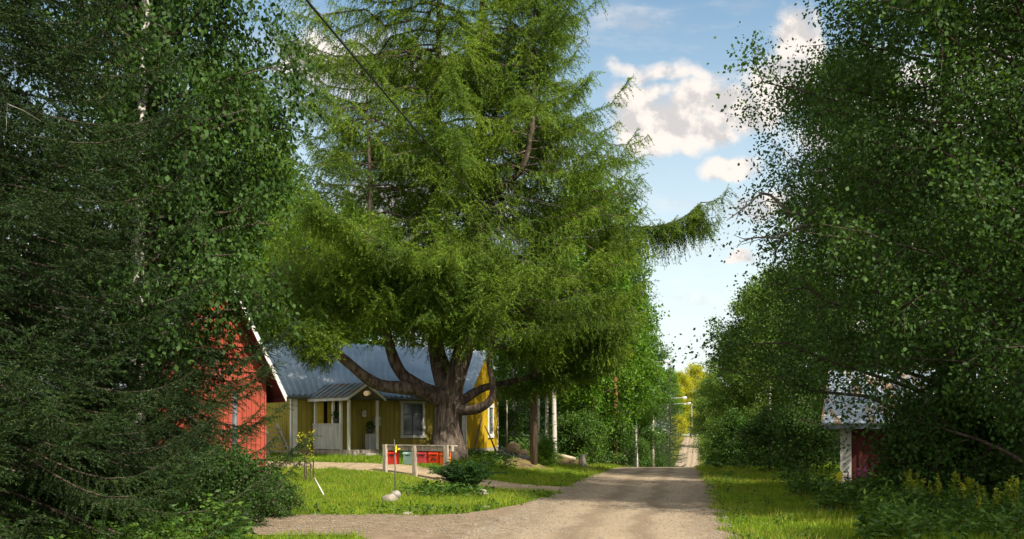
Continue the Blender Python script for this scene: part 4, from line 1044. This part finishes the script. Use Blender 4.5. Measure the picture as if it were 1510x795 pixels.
heap = [(742, 40.2, (.34, .28, .22), 'stone', 0), (751, 39.8, (.28, .22, .18), 'granite', 0), (757, 40.3, (.30, .28, .27), 'tan_stone', .30), (766, 40, (.30, .22, .20), 'stone', 0), (775, 39.7, (.26, .22, .17), 'granite', 0), (770, 40.2, (.27, .22, .18), 'tan_stone', .22),
        (747, 40.4, (.24, .2, .17), 'stone', .22), (781, 40, (.22, .2, .16), 'stone', .02), (739, 39.5, (.24, .2, .14), 'granite', 0), (760, 39.4, (.28, .24, .13), 'stone', 0), (750, 39.2, (.30, .2, .10), 'stone', 0), (786, 39.6, (.16, .14, .12), 'granite', 0)]
for i, (px, Y, r, m, dz) in enumerate(heap):
    lab = 'round tan boulder topping the stone heap by the gable' if i == 2 else 'tan stone near the top right of the heap by the gable' if i == 5 else {'stone': 'pale stone in the heap by the yellow gable', 'granite': 'grey stone in the heap by the yellow gable'}[m]
    stone(px, Y, r, m, lab, 60 + i, 'stones heaped by the yellow gable', dz)
mx = np.linspace(0, 1, 13); mb = MB()
def mound(cx, cy, rx, ry, h, seed, name):
    r = np.random.default_rng(seed); th = np.linspace(0, 2 * np.pi, 36, endpoint=False); k = np.linspace(0, 1, 11)
    wob_ = 1 + .12 * np.sin(th * 3 + seed) + .08 * np.sin(th * 5 + 2)
    xx = cx + np.outer(k, np.cos(th) * rx * wob_); yy_ = cy + np.outer(k, np.sin(th) * ry * wob_)
    zz = G(xx, yy_) - .03 + (h * (1 - S(k)) [:, None]) * (1 + r.normal(0, .10, xx.shape))
    i, j = np.meshgrid(np.arange(10), np.arange(36), indexing='ij'); j2 = (j + 1) % 36
    q = np.stack([i * 36 + j, (i + 1) * 36 + j, (i + 1) * 36 + j2, i * 36 + j2], -1).reshape(-1, 4)
    mb = MB(); mb.add(np.stack([xx, yy_, zz], -1).reshape(-1, 3), q); return structure(mb.build(name, M['soil'], smooth=True))
mound(X(770, 36.5), 36.6, 1.5, 2.0, .30, 1, 'soil_mound'); mound(X(838, 43), 43, 1.4, 1.5, .40, 2, 'soil_mound')
p = on(818, 43.5, .40); q = on(848, 42.6, .35); mb = MB(); tube(mb, [p, (p + q) / 2, q], [.10, .11, .10], 9); single(mb, 'log', M['pale_wood'], tuple(p), 'pale timber log lying on the low bank by the birches', 'log', smooth=True)
p = on(859, 42, -.1); mb = MB(); tube(mb, [p, p + UP * .4, p + UP * .75 + (.03, 0, 0)], [.26, .17, .10], 10); single(mb, 'tree_stump', M['grey_wood'], tuple(p), 'jagged grey stump at the end of the low bank', 'stump', smooth=True)
p = on(747, 43, -.2); q = at(747.5, 588, 43); mb = MB(); tube(mb, [p, q], [.05, .035], 7); single(mb, 'wooden_pole', M['pole_pale'], tuple(p), 'thin pale pole standing behind the stone heap', 'pole', smooth=True)
p = on(938, 70, -.3); q = at(937.5, 656, 70); mb = MB(); tube(mb, [p, (p + q) / 2, q - UP * .3, q], [.20, .18, .15, .05], 9); single(mb, 'birch_snag', M['birch'], tuple(p), 'short broken birch trunk standing at the road crest', 'tree trunk', smooth=True)
# sapling with stakes
p = on(451, 26.2, -.05); sp = thing('sapling', 'thin young apple sapling with few leaves on the lawn by the barn', 'sapling', tuple(p)); sr = np.random.default_rng(8)
mb, lf = MB(), MB()
for ox in (0, .12):
    a = p + (ox, .05 * ox, 0); pts = curve([a, a + (.02, 0, .5), a + (-.04, 0, 1.0), a + (.05, 0, 1.45 - ox)], 8); tube(mb, pts, np.linspace(.018, .006, 8), 5)
    for k in range(9):
        o = pts[sr.integers(2, 8)]; d = nrm(sr.normal(size=3) * (1, 1, .4) + (0, 0, .3)); l = sr.uniform(.15, .4); tube(mb, [o, o + d * l], [.006, .003], 4)
        n = 9; diamonds(lf, o + d * l * sr.uniform(.3, 1.1, (n, 1)) + sr.normal(0, .04, (n, 3)), nrm(sr.normal(size=(n, 3))), np.full(n, .08), np.full(n, .05), sr)
mb.build('stem', M['bark'], sp, True); lf.build('leaves', M['leaf_yellow'], sp)
for px, Y, h, l in ((449, 26.0, .9, 'dark stake beside the young sapling'), (462, 26.3, 1.15, 'thin tall stake right of the young sapling')):
    p = on(px, Y, -.1); mb = MB(); cyl(mb, p, p + (.01, 0, h), .018, 6); single(mb, 'stake', M['bark'], tuple(p), l, 'stake')
p, q = on(479, 22.6, .0), at(464, 705, 23.4); mb = MB(); tube(mb, [p, q], [.018, .014], 6); single(mb, 'stick', M['white'], tuple(p), 'white stick leaning over the lawn right of the sapling', 'stick', smooth=True)
# fern
fp = on(686, 24.6); fern = thing('fern', 'large dark green fern with arching fronds in front of the mailbox rack', 'fern', tuple(fp)); fr = np.random.default_rng(9); mb = MB(); ml = MB()
for i in range(58):
    az = fr.uniform(0, 6.3); L = fr.uniform(.85, 1.4); el = fr.uniform(.75, 1.5); s = np.linspace(0, 1, 9); d = np.array((np.cos(az), np.sin(az), 0))
    pts = fp + d[None] * (s * L * math.cos(el) + .15 * L * s ** 2)[:, None] + d * .1 + UP[None] * (L * math.sin(el) * s - .30 * L * s ** 2.8)[:, None]
    tube(mb, pts, np.linspace(.007, .002, 9), 4, False)
    spray(ml, None, pts, fr, .028, .20, fwd=.5, hang=.10, droop=.3, step=.03, npt=2, nl=.05, nw=.02, start=.12, spread=.35)
mb.build('stalks', M['bark'], fern); ml.build('fronds', M['fern'], fern)

# ------------------------------------------------------------------ poles, lamps, cable
def lamp_pole(bx, Y, ztop, hx, zarm, r, m, label, ylamp=None):
    z = float(G(bx, Y)) - .3; t = thing('street_lamp', label, 'street lamp', (bx, Y, z), 'street lamps along the left of the road')
    mb = MB(); tube(mb, [(bx, Y, z), (bx, Y, (z + ztop) / 2), (bx, Y, ztop)], [r, r * .85, r * .68], 12); mb.build('pole', M[m], t, True)
    yl = Y - .4; mb = MB(); tube(mb, curve([(bx, Y - r, zarm - .35), (bx + .3, Y - .2, zarm - .12), (hx - .5, yl, zarm + .02), (hx, yl, zarm)], 10), .03, 7); ar = mb.build('arm', M['steel'], t, True)
    mb = MB(); tube(mb, [(hx - .3, yl, zarm), (hx - .15, yl, zarm + .03), (hx + .2, yl, zarm + .05), (hx + .32, yl, zarm + .03)], [.05, .12, .13, .04], 9); hd = mb.build('lamp_head', M['steel'], t, True)
    mb = MB(); mb.box((hx - .1, yl - .08, zarm - .09), (.3, 0, 0), (0, .16, 0), (0, 0, .05)); mb.build('lens', M['lamp_glass'], hd)
    return t
def az_(py, Y): return EYE + (HZ - py) / FPX * Y
lamp_pole(X(787, 36.4), 36.4, az_(335, 36.4), X(928, 36), az_(348, 36), .17, 'brown_wood', 'brown utility pole right of the larch with a long lamp arm near its top')
lamp_pole(X(922, 68), 68, az_(543, 68), X(983, 67.6), az_(534, 67.6), .17, 'pole_pale', 'pale weathered lamp pole in front of the aspens beyond the crest')
lamp_pole(X(963, 98), 98, az_(590, 98), X(1009, 97.6), az_(587, 97.6), .17, 'pole_pale', 'pale lamp pole down in the dip of the road')
lamp_pole(X(984, 132), 132, az_(596, 132), X(1016, 131.6), az_(595, 131.6), .18, 'pole_pale', 'lamp pole beside the road where it climbs again')
lamp_pole(X(1020, 240), 240, az_(596, 240), X(1010, 239.6), az_(596, 239.6), .22, 'pole_pale', 'farthest pole in front of the sunlit yellow trees')
p0, p1 = np.array((X(445, 11), 11, az_(-8, 11))), np.array((X(787, 36.2), 36.2, az_(372, 36.2))); s = np.linspace(0, 1, 30)
pts = p0[None] * (1 - s)[:, None] + p1[None] * s[:, None]; pts[:, 2] -= .25 * np.sin(s * np.pi)
pre = p0 + (p0 - p1) * .6; mb = MB(); tube(mb, np.vstack([pre[None], pts]), .016, 6); single(mb, 'cable', M['black'], tuple(p1), 'black overhead cable running down past the larch to the utility pole', 'cable')

# ------------------------------------------------------------------ shed on the right
SY = 24.0; sA = np.array((X(1243, SY), SY, 0)); sd = nrm(np.array((.88, -.42, 0))); sn = np.array((sd[1], -sd[0], 0)); sbk = -sn
SL, SD = 3.6, 3.2; sz = .05; se = az_(629, SY)
shed = thing('shed', 'low dark red shed with peeling rusty pale roof and white corner board', 'shed', tuple(sA + UP * sz))
mb = MB(); wallline(mb, sA, sA + sd * SL, sz - .1, lambda s: se + .02, [], sn, .3); wallline(mb, sA, sA + sbk * SD, sz - .1, lambda s: se + .02 + .45 * s, [], -sd, .3)
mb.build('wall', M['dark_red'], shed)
mb = MB(); mb.box(sA - sd * .03 + sn * .03 + UP * (sz - .1), sd * .25, sn * .03, UP * (se - sz + .1)); mb.box(sA - sd * .062 + sn * .06 + UP * (sz - .1), sd * .03, sbk * .2, UP * (se - sz + .1)); mb.build('corner_board', M['grey_white_board'], shed)
mb = MB(); e0 = sA - sd * .50 + sn * .30 + UP * (se + .05); e1 = sA + sd * (SL + .4) + sn * .30 + UP * (se + .05); rr = sbk * (SD * .62) + UP * 1.55
slope(mb, e0, e1, e0 + rr, e1 + rr, .04, .62, .03, .03); sr_ = mb.build('roof', M['rusty'], shed)
mb = MB(); mb.box(e0 - UP * .12, e1 - e0, sbk * .03, UP * .11); mb.build('eave_board', M['fascia'], sr_)
mb = MB(); mb.box(e0 - sd * .035 - UP * .05, sd * .032, rr, UP * .12); mb.build('edge_board', surf('bare_edge_board', (.42, .22, .12), (.60, .45, .30), 3, .8), sr_)
mb = MB(); a = e0 + rr; bb = e1 + rr; mb.prism([a, bb, sA + sd * (SL + .4) + sbk * SD + UP * (se + .1), sA - sd * .5 + sbk * SD + UP * (se + .1)], UP * .03); mb.build('back_slope', M['rusty'], sr_)
p = on(1236, 23.0, .0); mb = MB(); q = p + UP * .35
mb.prism([q + (-.10, 0, -.30), q + (.0, 0, -.22), q + (.13, 0, .18), q + (.08, 0, .30), q + (-.02, 0, .2)], (0, .03, 0)); mk = thing('marker', 'small tilted yellow plastic marker beside the white shed corner', 'marker', tuple(p)); mb.build('plate', M['reflector'], mk)
mb = MB(); cyl(mb, p - UP * .1, q, .015, 6); mb.build('stake', M['metal_grey'], mk)
# bare branches sticking out of the right hand trees
for (pp, lab) in (([(1230, 300), (1175, 318), (1130, 285), (1100, 305), (1072, 325)], 'bare grey branch reaching left out of the big aspen, the upper one'), ([(1235, 330), (1180, 335), (1150, 350), (1125, 350), (1102, 352)], 'bare grey branch reaching left out of the big aspen, the lower one')):
    c = curve([at(x, y, 20.5 - .3 * k) for k, (x, y) in enumerate(pp)], 14); mb = MB(); tube(mb, c, np.linspace(.05, .010, 14), 6); br_ = np.random.default_rng(len(lab))
    for k in range(13):
        o, T, L = along(c, np.array([br_.uniform(.15, .95) * 3])); e = nrm(T[0] * 1.2 + br_.normal(0, .6, 3)); l = br_.uniform(.2, .7)
        tube(mb, [o[0], o[0] + e * l * .5 + br_.normal(0, .03, 3), o[0] + e * l + br_.normal(0, .05, 3)], [.016, .011, .005], 4, False)
    single(mb, 'bare_branch', M['twig'], tuple(c[0]), lab, 'branch')
# flowers on the right verge
def flower(px, Y, h, m, name, label, cat, n, seed, group):
    r = np.random.default_rng(seed); p = on(px, Y, -.03); t = thing(name, label, cat, tuple(p), group); st_, lv = MB(), MB()
    for k in range(n):
        a = p + (r.normal(0, .13), r.normal(0, .13), 0); hh = h * r.uniform(.75, 1.1); top = a + (r.normal(0, .09), r.normal(0, .09), hh)
        tube(st_, [a, (a + top) / 2 + r.normal(0, .02, 3), top], [.006, .005, .003], 4, False)
        q = 34; f = r.uniform(.15, .8, (q, 1)); diamonds(lv, a + (top - a) * f, nrm(r.normal(0, 1, (q, 3)) * (1, 1, .4)), r.uniform(.07, .13, q), np.full(q, .022), r)
        hd = MB(); q = 70; f = r.uniform(.72, 1.05, (q, 1)); diamonds(hd, a + (top - a) * f + r.normal(0, .035, (q, 3)) * (1.15 - f), nrm(r.normal(0, 1, (q, 3)) + (0, 0, .5)), r.uniform(.03, .06, q), np.full(q, .022), r); hd.build('flower_head', M[m], t)
    st_.build('stems', M['weed'], t); lv.build('leaves', M['weed'], t)
for i, (px, Y, h, l) in enumerate(((1368, 15.6, .95, 'tallest yellow goldenrod clump below the aspen trunk'), (1425, 15.4, .8, 'yellow goldenrod clump second from the right'), (1455, 14.6, .7, 'low yellow goldenrod between two taller clumps'), (1490, 14.4, .8, 'yellow goldenrod clump at the right edge'), (1350, 16.6, .8, 'small goldenrod behind the tallest clump'))):
    flower(px, Y, h, 'goldenrod', 'goldenrod', l, 'flower', 7, 100 + i, 'goldenrods on the right verge')
for i, (px, Y, h, l) in enumerate(((1264, 22.6, .75, 'pink fireweed right beside the white shed corner board'), (1283, 22.3, .7, 'second pink fireweed in front of the red shed wall'))):
    flower(px, Y, h, 'pink', 'fireweed', l, 'flower', 4, 120 + i, 'fireweeds by the shed')

# ------------------------------------------------------------------ grass, weeds, loose stones
def blades(name, m, regions, seed):
    r = np.random.default_rng(seed); mb = MB()
    for (x0, x1, y0, y1, dens, h, w, cond) in regions:
        n = int((x1 - x0) * (y1 - y0) * dens); x = r.uniform(x0, x1, n); y = r.uniform(y0, y1, n)
        k = cond(x, y); x, y = x[k], y[k]; n = len(x)
        if not n: continue
        patch = .75 + .45 * np.sin(x * 1.9 + np.sin(y * 1.3) * 2) * np.sin(y * 1.6 + x * .4)
        hh = h * r.uniform(.5, 1.25, n) * np.clip(patch, .45, 1.3)
        b = np.stack([x, y, G(x, y) - .01], -1); a = r.uniform(0, 6.3, n); wv = np.stack([np.cos(a), np.sin(a), 0 * a], -1) * (w * r.uniform(.6, 1.3, n))[:, None] * .5
        tip = b + np.stack([r.normal(0, .38, n) * hh, r.normal(0, .38, n) * hh, hh], -1)
        mb.add(np.stack([b - wv, b + wv, tip], 1).reshape(-1, 3), None, np.arange(n * 3).reshape(-1, 3))
    return stuff(mb.build(name, m))
og = lambda x, y: off_gravel(x, y, -.10 + .20 * np.sin(x * 5.1 + y * 3.3) + .07 * np.sin(x * 11 - y * 9))
blades('grass', M['grass'], [
    (-9.5, 2, 17.6, 30.5, 620, .13, .020, og),
    (-12, 5, 30, 47, 260, .16, .030, lambda x, y: og(x, y) & (np.hypot(x - X(770, 36.5), (y - 36.6) * .8) > .7)),
    (-7, 0, 11, 14.6, 700, .16, .016, og),
    (2.5, 13, 11, 26, 520, .15, .019, lambda x, y: og(x, y) & (x - rc(y) < HALF + 4.6)),
    (6, 16, 26, 50, 260, .16, .030, og),
    (0, 9, 42, 62, 130, .2, .04, og)], 51)
blades('dry_grass', M['dry_grass'], [
    (-9.5, 2, 17.6, 30.5, 36, .24, .014, og),
    (3, 13, 12, 46, 60, .26, .016, lambda x, y: og(x, y) & (np.sin(x * 1.1 + y * .8) > -.2)),
    (X(740, 36), X(860, 42), 34.5, 46, 60, .14, .025, og),
    (6, 36, 60, 165, 16, .4, .08, lambda x, y: (rc(y) - HALF - x > 0) & (rc(y) - HALF - x < 3.0)),
    (6, 60, 165, 246, 10, .5, .12, lambda x, y: (np.abs(rc(y) - x) > HALF) & (np.abs(rc(y) - x) < 5))], 52)
def weeds(name, m, regions, seed):
    r = np.random.default_rng(seed); mb = MB()
    for (x0, x1, y0, y1, dens, h, leaf, nl, cond) in regions:
        n = int((x1 - x0) * (y1 - y0) * dens); x = r.uniform(x0, x1, n); y = r.uniform(y0, y1, n); k = cond(x, y); x, y = x[k], y[k]; n = len(x)
        if not n: continue
        hh = h * r.uniform(.4, 1.2, n) * (1 + .3 * np.sin(x * 1.4 + y)); b = np.stack([x, y, G(x, y)], -1); lean_ = r.normal(0, .16, (n, 2))
        f = np.tile(r.uniform(.1, 1, (1, nl)), (n, 1)) + r.normal(0, .08, (n, nl))
        pos = b[:, None] + np.stack([lean_[:, :1] * f * hh[:, None], lean_[:, 1:] * f * hh[:, None], f * hh[:, None]], -1) + r.normal(0, .05, (n, nl, 3)); pos = pos.reshape(-1, 3); q = len(pos)
        d = nrm(r.normal(0, 1, (q, 3)) * (1, 1, .45) + (0, 0, .1)); diamonds(mb, pos, d, leaf * r.uniform(.6, 1.3, q), leaf * .36 * r.uniform(.7, 1.3, q), r)
    return stuff(mb.build(name, m))
weeds('undergrowth', M['weed'], [
    (4.5, 14, 12.5, 23.8, 16, .55, .13, 26, lambda x, y: x - rc(y) - HALF > 2.3 + .5 * np.sin(y * 1.3)),
    (8, 22, 23, 34, 10, .7, .16, 22, lambda x, y: (x - rc(y) - HALF > 2.2) & ((x < sA[0] - .2) | (y < 23.7))),
    (-13, -3.2, 11.5, 17.6, 16, .5, .11, 24, lambda x, y: og(x, y) & (x < -3.6 - .22 * (y - 12))),
    (-14, -5.4, 17.6, 25, 10, .5, .13, 20, lambda x, y: (x < -6.0 - .2 * (y - 18)) & og(x, y)),
    (-3.4, -.6, 22.2, 25.4, 14, .22, .14, 16, lambda x, y: og(x, y) & (np.hypot(x + 1.6, (y - 23.8)) < 1.5)),
    (-9, 1.4, 17.7, 23, 16, .16, .10, 14, lambda x, y: og(x, y) & (y < lane_top(x) + .5 + .35 * np.sin(x * 2.3))),
    (0, 12, 12, 46, 5, .16, .08, 14, lambda x, y: og(x, y) & (np.abs(np.abs(x - rc(y)) - HALF - .35) < .45 + .35 * np.sin(y * 1.7 + x))),
    (-5, 0.2, 33, 39, 9, .35, .12, 18, lambda x, y: og(x, y)),
    (0, 6, 44, 62, 7, .7, .2, 20, lambda x, y: rc(y) - HALF - x > 1.2),
    (4, 26, 62, 130, 3, .9, .3, 16, lambda x, y: (rc(y) - HALF - x > 1.5) & (rc(y) - HALF - x < 8)),
    (9, 30, 40, 130, 3, .9, .3, 16, lambda x, y: (x - rc(y) - HALF > .6) & (x - rc(y) - HALF < 6))], 53)
lr_ = np.random.default_rng(54); mb = MB(); n = 13000
y = 11 + lr_.uniform(0, 1, n) ** 1.5 * 22; tt = lr_.uniform(-1, 1, n); tt = np.where(lr_.uniform(0, 1, n) < .5, np.sign(tt) * np.abs(tt) ** .25, tt); x = rc(y) + tt * HALF
k = lr_.uniform(0, 1, n) < .25; x[k] = lr_.uniform(-6, 1, k.sum()); y[k] = lr_.uniform(14.4, 18, k.sum())
b = np.stack([x, y, G(x, y) + .018], -1); r_ = lr_.uniform(.006, .022, n); O = np.array([(1, 0, 0), (0, 1, 0), (-1, 0, 0), (0, -1, 0), (0, 0, .7), (0, 0, -.5)], float)
v_ = b[:, None] + (O[None] * r_[:, None, None]) * lr_.uniform(.6, 1.3, (n, 6, 3)); T_ = np.array([(0, 1, 4), (1, 2, 4), (2, 3, 4), (3, 0, 4), (1, 0, 5), (2, 1, 5), (3, 2, 5), (0, 3, 5)])
mb.add(v_.reshape(-1, 3), None, (T_[None] + (np.arange(n) * 6)[:, None, None]).reshape(-1, 3)); stuff(mb.build('loose_gravel', surf('loose_stones', (.12, .10, .08), (.30, .26, .20), 9, .95)))
print('faces', sum(len(o.data.polygons) for o in SC.objects if o.type == 'MESH'))
